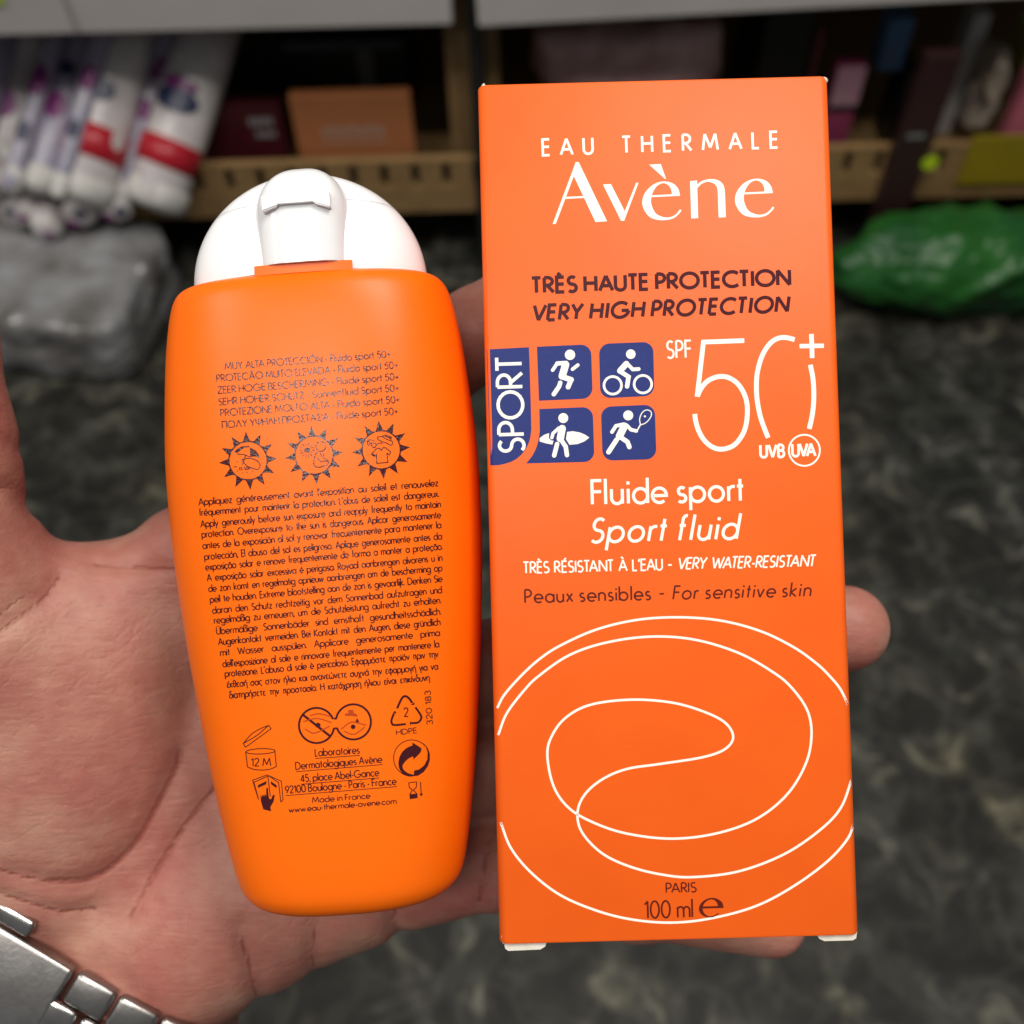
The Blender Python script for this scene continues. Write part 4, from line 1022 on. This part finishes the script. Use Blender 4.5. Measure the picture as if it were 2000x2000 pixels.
k.line(spline(cc3((580, 700), (600, 800), (640, 820), (660, 760), (600, 710)), 3), 1.7); k.line(spline(cc3((680, 770), (730, 870), (780, 885), (825, 830), (800, 770), (680, 765)), 3), 1.7)
k.line(spline(cc3((590, 690), (700, 675), (780, 715)), 3), 1.6); k.line(spline(cc3((830, 800), (960, 755), (990, 795)), 3), 1.6)
k.line(cc3((840, 1080), (775, 1125), (690, 1065), (840, 910), (920, 900), (960, 965), (1010, 890), (1080, 890), (1215, 1000), (1175, 1090), (1115, 1030), (1140, 1285), (840, 1310), (830, 1050)), 1.8)
k.poly(cc3((690, 1060), (720, 1040), (810, 1090), (775, 1130)))
bt(k, 'clothing_pictogram', 'foil')
# jar 12 M, booklet, goggles, recycling marks, hourglass
cj = crop(470, 1400, .10352)
k = Ink()
k.line(cj((50, 500), (90, 575), (575, 225), (530, 160)), 1.7, step=12); k.line(spline(cj((50, 500), (200, 330), (380, 220), (530, 160)), 4), 1.7); k.line(spline(cj((50, 500), (300, 355), (530, 160)), 4), 1.7)
k.line([(508.8 + 28.6 * math.cos(t), 1467.3 - 5.2 * math.sin(t) - 1.0 * math.cos(t)) for t in np.linspace(0, 2 * math.pi, 36)], 1.7)
k.line(cj((95, 660), (130, 945)), 1.7); k.line(cj((645, 640), (675, 935)), 1.7); k.line(spline(cj((130, 945), (250, 990), (400, 1003), (560, 985), (675, 935)), 4), 1.7)
k.text('12 M', cj((195, 930))[0], cj((578, 922))[0], 15, 2.0)
bt(k, 'jar_pictogram', 'foil')
k = Ink()
k.line(cj((330, 1540), (225, 1195), (500, 1095), (770, 1215), (800, 1560), (760, 1610), (715, 1240), (530, 1110), (250, 1235), (340, 1560)), 1.6, step=14); k.line(cj((515, 1120), (560, 1500)), 1.6)
k.poly(cj((325, 1290), (485, 1210), (485, 1270), (330, 1340))); k.poly(cj((570, 1215), (680, 1290), (675, 1345), (570, 1265)))
k.poly(cj((375, 1460), (400, 1520), (420, 1460), (445, 1500), (460, 1450), (485, 1500), (485, 1340), (515, 1340), (525, 1480), (540, 1550), (580, 1550), (610, 1470), (645, 1475), (620, 1600), (560, 1700), (575, 1780), (430, 1745), (385, 1600)))
bt(k, 'booklet_pictogram', 'foil')
cg = crop(570, 1360, .088)
k = Ink()
k.line(arc_px((618.3, 1416.8), 34.3, 21, 351, 60), 4.0); k.line(arc_px((690.2, 1409.8), 34.3, -161, 171, 60), 4.0)
k.line(cg((935, 490), (985, 500)), 3.5); k.line(cg((925, 715), (990, 705)), 3.5)
k.line(cg((250, 410), (845, 880)), 4.6, step=10); k.disc(cg((1360, 675))[0], 4.6, 14); k.disc(cg((580, 640))[0], 5.0, 14)
k.poly(cg((1450, 480), (1490, 560), (1470, 600), (1430, 600), (1410, 560)))
bt(k, 'goggles_pictogram', 'foil')
k = Ink()
for q in (((400, 430), (600, 385), (850, 440)), ((250, 560), (560, 490), (880, 580)), ((290, 720), (500, 815), (840, 660)), ((1090, 730), (1330, 570), (1650, 640)), ((1150, 770), (1380, 840), (1620, 680))):
    k.line(spline(cg(*q), 6), 2.2)
k.poly(cg((1180, 380), (1260, 375), (1250, 300), (1370, 300), (1360, 355), (1460, 410), (1440, 450), (1330, 430), (1180, 430)))
bt(k, 'eye_and_tap_pictogram', 'paletan', 0.00004)
cr = crop(750, 1340, .11905)
k = Ink()
k.line(spline(cr((215, 365), (290, 205), (345, 165), (405, 195), (465, 275)), 4), 4.3); k.poly(cr((502, 262), (495, 312), (438, 306)))
k.line(spline(cr((515, 345), (600, 470), (610, 530), (560, 595), (450, 608)), 4), 4.0); k.poly(cr((418, 606), (446, 572), (446, 648)))
k.line(spline(cr((360, 622), (170, 638), (125, 600), (128, 540), (165, 445)), 4), 4.0); k.poly(cr((185, 402), (145, 432), (208, 452)))
k.text('2', cr((325, 500))[0], cr((408, 495))[0], 17, 2.2)
bt(k, 'recycling_pictogram', 'foil')
k = Ink()
k.line(arc_px((804.2, 1480.5), 35.4, 40, 265, 50), 1.6)
k.poly(spline(cr((475, 930), (475, 930), (600, 1010), (612, 1050), (580, 1110), (490, 1195), (490, 1195), (475, 1152), (475, 1152), (400, 1190), (330, 1260), (303, 1320), (330, 1380), (400, 1430), (480, 1455), (430, 1484), (350, 1462), (270, 1390), (238, 1290), (250, 1180), (300, 1080), (380, 1010), (470, 972), (470, 972)), 3))
k.poly(cr((640, 925), (715, 1010), (752, 1110), (752, 1210), (722, 1310), (650, 1410), (560, 1468), (440, 1484), (490, 1450), (495, 1385), (580, 1365), (660, 1300), (712, 1200), (716, 1090), (690, 1000)))
bt(k, 'two_arrow_pictogram', 'foil')
k = Ink()
k.line(cr((405, 1585), (535, 1570), (530, 1660), (480, 1705), (545, 1772)), 1.7); k.line(cr((405, 1585), (415, 1660), (465, 1705), (420, 1780)), 1.7); k.poly(cr((418, 1775), (548, 1762), (552, 1835), (424, 1855)))
k.line(cr((598, 1570), (612, 1775)), 1.8); k.poly(cr((580, 1765), (637, 1760), (615, 1812)))
bt(k, 'hourglass_pictogram', 'foil')

# ================================================================== THE HAND (one continuous skin, from a smooth distance field)
def skin_material():
    m = bpy.data.materials.new('skin'); m.use_nodes = True
    nt = m.node_tree; N = nt.nodes; L = nt.links; p = N['Principled BSDF']
    tc = N.new('ShaderNodeTexCoord')
    def nz(scale, det, rough=0.5, vec=None):
        n = N.new('ShaderNodeTexNoise'); n.inputs['Scale'].default_value = scale; n.inputs['Detail'].default_value = det; n.inputs['Roughness'].default_value = rough
        L.new(vec or tc.outputs['Object'], n.inputs['Vector']); return n
    a = nz(52, 5, 0.6)
    r = N.new('ShaderNodeValToRGB'); els = r.color_ramp.elements
    els[0].position = 0.30; els[0].color = (0.355, 0.112, 0.090, 1); els[1].position = 0.72; els[1].color = (0.465, 0.262, 0.190, 1)
    e = els.new(0.5); e.color = (0.40, 0.170, 0.128, 1)
    L.new(a.outputs['Fac'], r.inputs['Fac'])
    b = nz(260, 3)
    mx = N.new('ShaderNodeMix'); mx.data_type = 'RGBA'; mx.blend_type = 'MULTIPLY'; mx.inputs['Factor'].default_value = 0.35
    rr = N.new('ShaderNodeValToRGB'); rr.color_ramp.elements[0].position = .35; rr.color_ramp.elements[0].color = (.78, .68, .66, 1); rr.color_ramp.elements[1].position = .65; rr.color_ramp.elements[1].color = (1, 1, 1, 1)
    L.new(b.outputs['Fac'], rr.inputs['Fac']); L.new(r.outputs['Color'], mx.inputs[6]); L.new(rr.outputs['Color'], mx.inputs[7])
    def attr_ramp(name, w0, w1):
        at = N.new('ShaderNodeAttribute'); at.attribute_name = name
        mr = N.new('ShaderNodeMapRange'); mr.interpolation_type = 'SMOOTHSTEP'
        mr.inputs['From Min'].default_value = w0; mr.inputs['From Max'].default_value = w1; mr.inputs['To Min'].default_value = 1.0; mr.inputs['To Max'].default_value = 0.0
        L.new(at.outputs['Fac'], mr.inputs['Value'])
        fp = N.new('ShaderNodeAttribute'); fp.attribute_name = 'facing_palm'
        mu = N.new('ShaderNodeMath'); mu.operation = 'MULTIPLY'; L.new(mr.outputs['Result'], mu.inputs[0]); L.new(fp.outputs['Fac'], mu.inputs[1])
        return mu.outputs[0]
    fo = attr_ramp('fold', 0.0, 1.1); fi = attr_ramp('fine_lines', 0.1, 1.1)
    red = N.new('ShaderNodeMix'); red.data_type = 'RGBA'; red.blend_type = 'MULTIPLY'; red.inputs[7].default_value = (0.78, 0.56, 0.53, 1)
    L.new(fo, red.inputs['Factor']); L.new(mx.outputs[2], red.inputs[6])
    L.new(red.outputs[2], p.inputs['Base Color'])
    p.inputs['Roughness'].default_value = 0.50; p.inputs['Specular IOR Level'].default_value = 0.35
    p.inputs['Subsurface Weight'].default_value = 0.35; p.inputs['Subsurface Radius'].default_value = (0.0045, 0.0016, 0.0009); p.inputs['Subsurface Scale'].default_value = 1.0
    mp = N.new('ShaderNodeMapping'); mp.inputs['Rotation'].default_value = (0.3, 0.2, 0.35); mp.inputs['Scale'].default_value = (0.35, 1.5, 1.0)
    L.new(tc.outputs['Object'], mp.inputs['Vector'])
    c = nz(420, 4, 0.6, mp.outputs['Vector']); d = nz(1500, 2)
    ad = N.new('ShaderNodeMath'); ad.operation = 'MULTIPLY_ADD'; ad.inputs[1].default_value = 0.35
    L.new(d.outputs['Fac'], ad.inputs[0]); L.new(c.outputs['Fac'], ad.inputs[2])
    s1 = N.new('ShaderNodeMath'); s1.operation = 'MULTIPLY_ADD'; s1.inputs[1].default_value = -1.7; L.new(fo, s1.inputs[0]); L.new(ad.outputs[0], s1.inputs[2])
    ad = N.new('ShaderNodeMath'); ad.operation = 'MULTIPLY_ADD'; ad.inputs[1].default_value = -0.26; L.new(fi, ad.inputs[0]); L.new(s1.outputs[0], ad.inputs[2])
    bp = N.new('ShaderNodeBump'); bp.inputs['Strength'].default_value = 0.35; bp.inputs['Distance'].default_value = 0.0007
    L.new(ad.outputs[0], bp.inputs['Height']); L.new(bp.outputs['Normal'], p.inputs['Normal'])
    return m
M['skin'] = skin_material()

def mm(px, py, D): return np.array(((px - 1000) / 2000 * D, (1000 - py) / 2000 * D, -float(D)), np.float32)
VOX = 1.0
lo = np.array((-205, -205, -262), np.float32); hi = np.array((90, 66, -168), np.float32)
gx, gy, gz = [np.arange(lo[i], hi[i], VOX, dtype=np.float32) for i in range(3)]
F = np.full((len(gx), len(gy), len(gz)), 60.0, np.float32)
def region(mn, mx):
    s = []
    for g_, a, b in zip((gx, gy, gz), mn, mx):
        i0 = max(0, int(np.searchsorted(g_, a)) - 1); i1 = min(len(g_), int(np.searchsorted(g_, b)) + 1)
        s.append(slice(i0, max(i1, i0 + 1)))
    return tuple(s)
def smin_into(sl_, d, k):
    f = F[sl_]
    if k > 0:
        h = np.clip(0.5 + 0.5 * (f - d) / k, 0, 1)
        F[sl_] = f * (1 - h) + d * h - k * h * (1 - h)
    else: F[sl_] = np.minimum(f, d)
def cone(a, b, r1, r2, k=6.0, flat=1.0):
    pad = max(r1, r2) + 16
    sl_ = region(np.minimum(a, b) - pad, np.maximum(a, b) + pad)
    Xg = gx[sl_[0]][:, None, None] - a[0]; Yg = gy[sl_[1]][None, :, None] - a[1]; Zg = gz[sl_[2]][None, None, :] - a[2]
    ba = b - a; l2 = float(ba @ ba)
    h = np.clip((Xg * ba[0] + Yg * ba[1] + Zg * ba[2]) / l2, 0, 1)
    d = np.sqrt((Xg - h * ba[0]) ** 2 + (Yg - h * ba[1]) ** 2 + ((Zg - h * ba[2]) / flat) ** 2) - (r1 + (r2 - r1) * h)
    smin_into(sl_, d, k)
def ell(c, u, ru, rv, rw, k=8.0):
    """ellipsoid, long axis u in the picture plane, rv across, rw in depth"""
    pad = max(ru, rv, rw) + 14
    sl_ = region(c - pad, c + pad)
    u = np.array((u[0], u[1], 0), np.float32); u /= np.linalg.norm(u); v_ = np.array((-u[1], u[0], 0), np.float32)
    Xg = gx[sl_[0]][:, None, None] - c[0]; Yg = gy[sl_[1]][None, :, None] - c[1]; Zg = gz[sl_[2]][None, None, :] - c[2]
    pu = (Xg * u[0] + Yg * u[1]) / ru; pv = (Xg * v_[0] + Yg * v_[1]) / rv; pw = Zg / rw
    k0 = np.sqrt(pu ** 2 + pv ** 2 + pw ** 2) + 1e-6
    k1 = np.sqrt((pu / ru) ** 2 + (pv / rv) ** 2 + (pw / rw) ** 2) + 1e-6
    smin_into(sl_, k0 * (k0 - 1) / k1, k)
# forearm and wrist
cone(mm(-420, 2560, 240), mm(-5, 1860, 235), 21, 17, 0); cone(mm(-60, 2720, 241), mm(305, 2005, 234), 21, 17, 14)
cone(mm(-250, 2650, 241), mm(150, 1940, 235), 22, 17.5, 12)
# metacarpals
for a, b, r1, r2 in ((mm(110, 1620, 224), mm(400, 1095, 218), 14, 12), (mm(180, 1700, 225), mm(560, 1330, 221), 15, 12.5), (mm(230, 1770, 225), mm(650, 1530, 220), 15, 12.5), (mm(290, 1865, 224), mm(690, 1735, 216), 16, 12)):
    cone(a, b, r1, r2, 11)
cone(mm(60, 1870, 233), mm(150, 1700, 223), 16, 16, 10); cone(mm(290, 1975, 233), mm(300, 1850, 224), 16, 16, 10)
# fingers
for P in (((400, 1095, 218, 12), (720, 840, 217, 9.6), (930, 655, 216, 8.8), (1075, 535, 216, 7.8)),
          ((560, 1330, 221, 12.5), (1010, 1302, 217.5, 9.9), (1345, 1252, 216.5, 9.2), (1650, 1227, 216.5, 9.1)),
          ((650, 1530, 220, 12.3), (1030, 1492, 217, 9.7), (1310, 1510, 216, 8.8), (1540, 1515, 216, 8.0)),
          ((690, 1735, 216, 11.2), (985, 1682, 215.5, 8.9), (1240, 1757, 215.5, 7.5), (1505, 1799, 215.5, 7.4))):
    for p, q in zip(P, P[1:]):
        cone(mm(*p[:3]), mm(*q[:3]), p[3], q[3], 3.5)
    for p in P[1:3]:      # knuckle pads
        ell(mm(p[0], p[1], p[2] + 1), (1, .1), p[3] * 1.02, p[3] * 1.04, p[3] * 1.0, 3)
# thumb and its web
T = ((70, 1660, 218, 16.5), (-15, 1250, 205, 14.0), (-108, 870, 194, 11.2), (-116, 590, 192, 9.6))
for p, q in zip(T, T[1:]): cone(mm(*p[:3]), mm(*q[:3]), p[3], q[3], 7)
cone(mm(335, 1092, 217), mm(235, 1148, 215), 8.3, 7.8, 6); cone(mm(235, 1148, 215), mm(140, 1170, 212), 7.8, 7.2, 6); cone(mm(140, 1170, 212), mm(30, 1120, 206), 7.2, 8.0, 8)
cone(mm(280, 1250, 220), mm(120, 1300, 213), 10, 12, 10)
# thenar and hypothenar pads, pads under the finger roots
ell(mm(140, 1430, 213), (0.18, 1.0), 36, 21, 16.5, 9)
ell(mm(440, 1790, 219), (0.86, 0.5), 34, 16, 15, 9)
ell(mm(330, 1870, 224), (0.8, 0.6), 20, 15, 14, 9)
ell(mm(470, 1190, 217), (0.7, 0.7), 13, 11, 10, 7); ell(mm(640, 1640, 216), (0.8, 0.2), 14, 12, 10, 7)
# skin folds: shallow grooves along measured lines on the palm side
PXg = (gx[:, None, None] / -gz[None, None, :]) * 2000 + 1000
PYg = 1000 - (gy[None, :, None] / -gz[None, None, :]) * 2000
def groove(pts, depth, wid):
    P = spline(pts, 5)
    xs = [p[0] for p in P]; ysx = [p[1] for p in P]
    Dm = 212.0
    mn = ((min(xs) - 1000 - 60) / 2000 * Dm * 1.2 if min(xs) > 1000 else (min(xs) - 1060) / 2000 * 240, (1000 - max(ysx) - 60) / 2000 * 240, -225)
    mx = ((max(xs) - 940) / 2000 * (190 if max(xs) < 1000 else 240), (1060 - min(ysx)) / 2000 * (190 if min(ysx) > 1000 else 240), -168)
    sl_ = region(mn, mx)
    Px = PXg[sl_[0], :, sl_[2]]; Py = PYg[:, sl_[1], sl_[2]]
    best = np.full(F[sl_].shape, 1e9, np.float32)
    for (x0, y0), (x1, y1) in zip(P, P[1:]):
        dx, dy = x1 - x0, y1 - y0; l2 = dx * dx + dy * dy + 1e-6
        h = np.clip(((Px - x0) * dx + (Py - y0) * dy) / l2, 0, 1)
        best = np.minimum(best, (Px - x0 - h * dx) ** 2 + (Py - y0 - h * dy) ** 2)
    wpx = wid / 0.106
    F[sl_] += depth * np.exp(-best / (wpx * wpx))
groove([(352, 1470), (345, 1500), (310, 1570), (270, 1640), (220, 1692), (170, 1718), (100, 1722), (20, 1705)], 0.8, 1.9)
groove([(450, 1490), (420, 1540), (370, 1602), (330, 1662), (290, 1727), (250, 1795)], 0.6, 1.7)
groove([(0, 1745), (50, 1760), (120, 1778), (180, 1775)], 0.7, 1.2)
groove([(-20, 1250), (40, 1205), (85, 1170), (115, 1130)], 0.8, 1.4)
groove([(-10, 1215), (25, 1180), (60, 1160)], 0.6, 1.2)
groove([(185, 1103), (260, 1108), (350, 1112)], 0.7, 1.3)
groove([(-30, 968), (15, 955), (60, 1000)], 0.9, 1.5)
groove([(-40, 850), (0, 858), (35, 880)], 0.7, 1.4)
groove([(470, 1810), (488, 1880), (505, 1950), (512, 1990)], 1.0, 2.2)
groove([(625, 1795), (612, 1850), (615, 1910)], 0.8, 2.0)
groove([(775, 1760), (770, 1800), (785, 1835)], 1.1, 1.8)
groove([(955, 1640), (945, 1700), (938, 1760)], 0.9, 1.4)
groove([(200, 1890), (260, 1935), (300, 1990)], 0.8, 2.4)
for i in range(0):
    y_ = 1290 + i * 46
    groove([(RND.uniform(-20, 20), y_ + 30), (60, y_ + 5 + RND.uniform(-8, 8)), (120 + RND.uniform(0, 60), y_ - 22)], 0.16, 0.9)
del PXg, PYg

def surface_nets(F):
    S = F < 0
    nx, ny, nz_ = F.shape
    cnt = np.zeros((nx - 1, ny - 1, nz_ - 1), np.int8)
    offs = [(i, j, k) for i in (0, 1) for j in (0, 1) for k in (0, 1)]
    for i, j, k in offs: cnt += S[i:nx - 1 + i, j:ny - 1 + j, k:nz_ - 1 + k]
    act = (cnt > 0) & (cnt < 8)
    idx = np.argwhere(act)
    vid = np.full(act.shape, -1, np.int32); vid[act] = np.arange(len(idx))
    vals = np.stack([F[idx[:, 0] + i, idx[:, 1] + j, idx[:, 2] + k] for i, j, k in offs], 1)
    acc_ = np.zeros((len(idx), 3)); n = np.zeros(len(idx))
    oa = np.array(offs, float)
    for a in range(8):
        for b in range(a + 1, 8):
            if abs(oa[a] - oa[b]).sum() != 1: continue
            va, vb = vals[:, a], vals[:, b]; mk = (va < 0) != (vb < 0)
            t = np.where(mk, va / np.where(mk, va - vb, 1), 0)
            acc_ += np.where(mk[:, None], oa[a] + (oa[b] - oa[a]) * t[:, None], 0); n += mk
    vert = idx + acc_ / n[:, None]
    faces = []
    for ax in range(3):
        sh = [slice(None)] * 3; sh2 = [slice(None)] * 3
        sh[ax] = slice(0, -1); sh2[ax] = slice(1, None)
        e = S[tuple(sh)] != S[tuple(sh2)]
        I = np.argwhere(e)
        o1, o2 = [q for q in range(3) if q != ax]
        ok = (I[:, o1] > 0) & (I[:, o2] > 0) & (I[:, o1] < F.shape[o1] - 1) & (I[:, o2] < F.shape[o2] - 1)
        I = I[ok]
        def cell(d1, d2):
            J = I.copy(); J[:, o1] += d1; J[:, o2] += d2
            return vid[J[:, 0], J[:, 1], J[:, 2]]
        q = np.stack([cell(-1, -1), cell(0, -1), cell(0, 0), cell(-1, 0)], 1)
        ins = S[I[:, 0], I[:, 1], I[:, 2]]
        flip = ins if ax != 1 else ~ins
        q[~flip] = q[~flip][:, ::-1]
        faces.append(q)
    return vert, np.concatenate(faces)
F[0] = F[-1] = 5; F[:, 0] = F[:, -1] = 5; F[:, :, 0] = F[:, :, -1] = 5
vert, fac = surface_nets(F)
vert = (vert * VOX + lo) / 1000.0
# light smoothing of the grid facets
nv = len(vert)
for it in range(2):
    acc_ = np.zeros_like(vert); n = np.zeros(nv)
    for a, b in ((0, 1), (1, 2), (2, 3), (3, 0)):
        for i_, j_ in ((a, b), (b, a)):
            for c in range(3): acc_[:, c] += np.bincount(fac[:, i_], weights=vert[fac[:, j_], c], minlength=nv)
            n += np.bincount(fac[:, i_], minlength=nv)
    vert = vert * 0.5 + 0.5 * acc_ / n[:, None]
wrist = cs(150, 1930, 230)
HM = CAMM @ Matrix.Translation(wrist)
hand_me = bpy.data.meshes.new('hand')
vv = vert - np.array(wrist)
hand_me.vertices.add(nv); hand_me.vertices.foreach_set('co', vv.astype(np.float32).ravel())
hand_me.loops.add(len(fac) * 4); hand_me.loops.foreach_set('vertex_index', fac.astype(np.int32).ravel())
hand_me.polygons.add(len(fac)); hand_me.polygons.foreach_set('loop_start', np.arange(0, len(fac) * 4, 4, dtype=np.int32))
hand_me.polygons.foreach_set('use_smooth', np.ones(len(fac), bool))
hand_me.update(calc_edges=True); hand_me.validate()
vpx = vert[:, 0] / -vert[:, 2] * 2000 + 1000; vpy = 1000 - vert[:, 1] / -vert[:, 2] * 2000
front = (hand_me.attributes.new('facing_palm', 'FLOAT', 'POINT'))
nrm = np.zeros(nv * 3, np.float32); hand_me.vertices.foreach_get('normal', nrm)
front.data.foreach_set('value', np.clip(nrm.reshape(-1, 3)[:, 2], 0, 1).astype(np.float32))
def fold_attr(name, lines, scale=0.106, cap=6.0):
    best = np.full(nv, cap * cap, np.float64)
    for wgt, pts in lines:
        P = spline(pts, 6)
        for (x0, y0), (x1, y1) in zip(P, P[1:]):
            dx, dy = x1 - x0, y1 - y0; l2 = dx * dx + dy * dy + 1e-6
            h = np.clip(((vpx - x0) * dx + (vpy - y0) * dy) / l2, 0, 1)
            d2 = ((vpx - x0 - h * dx) ** 2 + (vpy - y0 - h * dy) ** 2) * scale * scale
            best = np.minimum(best, d2 / (wgt * wgt))
    at = hand_me.attributes.new(name, 'FLOAT', 'POINT')
    at.data.foreach_set('value', np.sqrt(best).astype(np.float32))
fold_attr('fold', [(1.0, [(352, 1470), (345, 1500), (310, 1570), (270, 1640), (220, 1692), (170, 1718), (100, 1722)]), (0.55, [(100, 1722), (50, 1714), (0, 1700)]),
    (0.85, [(450, 1490), (420, 1540), (370, 1602), (330, 1662), (290, 1727)]), (0.5, [(290, 1727), (268, 1765), (250, 1800)]),
    (0.6, [(-20, 1250), (40, 1205), (85, 1170), (115, 1130)]), (0.5, [(-10, 1215), (25, 1180), (60, 1160)]), (0.55, [(185, 1103), (260, 1108), (350, 1112)]),
    (0.6, [(0, 1745), (50, 1762), (120, 1780), (185, 1775)]), (0.5, [(-30, 968), (15, 955), (60, 1000)]), (0.6, [(955, 1640), (945, 1700), (938, 1760)]),
    (0.7, [(470, 1830), (490, 1890), (506, 1960)]), (0.6, [(775, 1770), (770, 1800), (785, 1835)]), (0.5, [(620, 1800), (612, 1850), (616, 1905)])])
fine = []
R2 = random.Random(21)
for i in range(120):
    x = R2.uniform(-40, 330); y = R2.uniform(1120, 1720); ln = R2.uniform(40, 130); a = math.radians(R2.gauss(18, 16))
    if y > 1450: a = math.radians(R2.gauss(8, 12))
    p = [(x + ln * t * math.cos(a) + R2.uniform(-5, 5), y - ln * t * math.sin(a) + R2.uniform(-5, 5)) for t in (0, .33, .66, 1)]
    fine.append((R2.uniform(0.25, 0.6), p))
for i in range(70):
    x = R2.uniform(120, 760); y = R2.uniform(1640, 1960); ln = R2.uniform(30, 90); a = math.radians(R2.choice((R2.gauss(60, 18), R2.gauss(25, 15))))
    p = [(x + ln * t * math.cos(a) + R2.uniform(-4, 4), y - ln * t * math.sin(a) + R2.uniform(-4, 4)) for t in (0, .33, .66, 1)]
    fine.append((R2.uniform(0.22, 0.5), p))
fold_attr('fine_lines', fine)
hand_me.materials.append(M['skin'])
hand = bpy.data.objects.new('hand', hand_me); COL.objects.link(hand); hand.matrix_world = HM
tag(hand, 'open left hand, palm up, holding the bottle and the carton', 'hand')
del F

# ================================================================== WRISTWATCH BRACELET
ang = math.atan2(-205, 345)
WL = Matrix.Translation(cs(150, 1896, 201)) @ Matrix.Rotation(ang, 4, 'Z') @ Matrix.Rotation(math.radians(-6), 4, 'X')
watch = empty('wristwatch', CAMM @ WL, 'steel wristwatch bracelet with a wide clasp around the wrist', 'watch')
def link_at(name, x, ln, y0, y1, th, bend, m, bev=0.0005, zo=0.0):
    o = bmobj(name, box_bm(0, ln, y0, y1, -th, 0, bev, 3), M[m], watch)
    o.matrix_local = Matrix.Translation((x[0], 0, x[1] + zo)) @ Matrix.Rotation(bend, 4, 'Y')
    smooth_by_angle(o, 30)
    return o
link_at('clasp', (-0.0300, 0.0), 0.0295, -0.0205, -0.0004, 0.0030, 0.0, 'steel', 0.0009)
link_at('clasp_lever', (-0.0330, 0.0006), 0.0215, 0.0004, 0.0040, 0.0026, 0.0, 'steel2', 0.0010)
pos = [0.0004, 0.0]; bend = math.radians(2)
for i in range(5):
    L_ = 0.0088
    link_at('bracelet_link', pos, L_, -0.0066, 0.0, 0.0028, bend, 'steel', 0.0011)
    link_at('bracelet_link', pos, L_, -0.0205, -0.0140, 0.0028, bend, 'steel', 0.0011)
    link_at('centre_link', (pos[0] - 0.0042 * math.cos(bend), pos[1] + 0.0042 * math.sin(bend)), L_ * 0.97, -0.0136, -0.0070, 0.0028, bend, 'steel2', 0.0010, -0.0002)
    pos = [pos[0] + (L_ + 0.0007) * math.cos(bend), pos[1] - (L_ + 0.0007) * math.sin(bend)]
    bend += math.radians(5)
pos = [-0.0305, 0.0]; bend = math.radians(-14)
for i in range(3):
    L_ = 0.0088
    pos = [pos[0] - L_ * math.cos(bend), pos[1] + L_ * math.sin(bend)]
    link_at('bracelet_link', pos, L_ - .0006, -0.0205, -0.0002, 0.0028, bend, 'steel', 0.0011)
    bend -= math.radians(14)
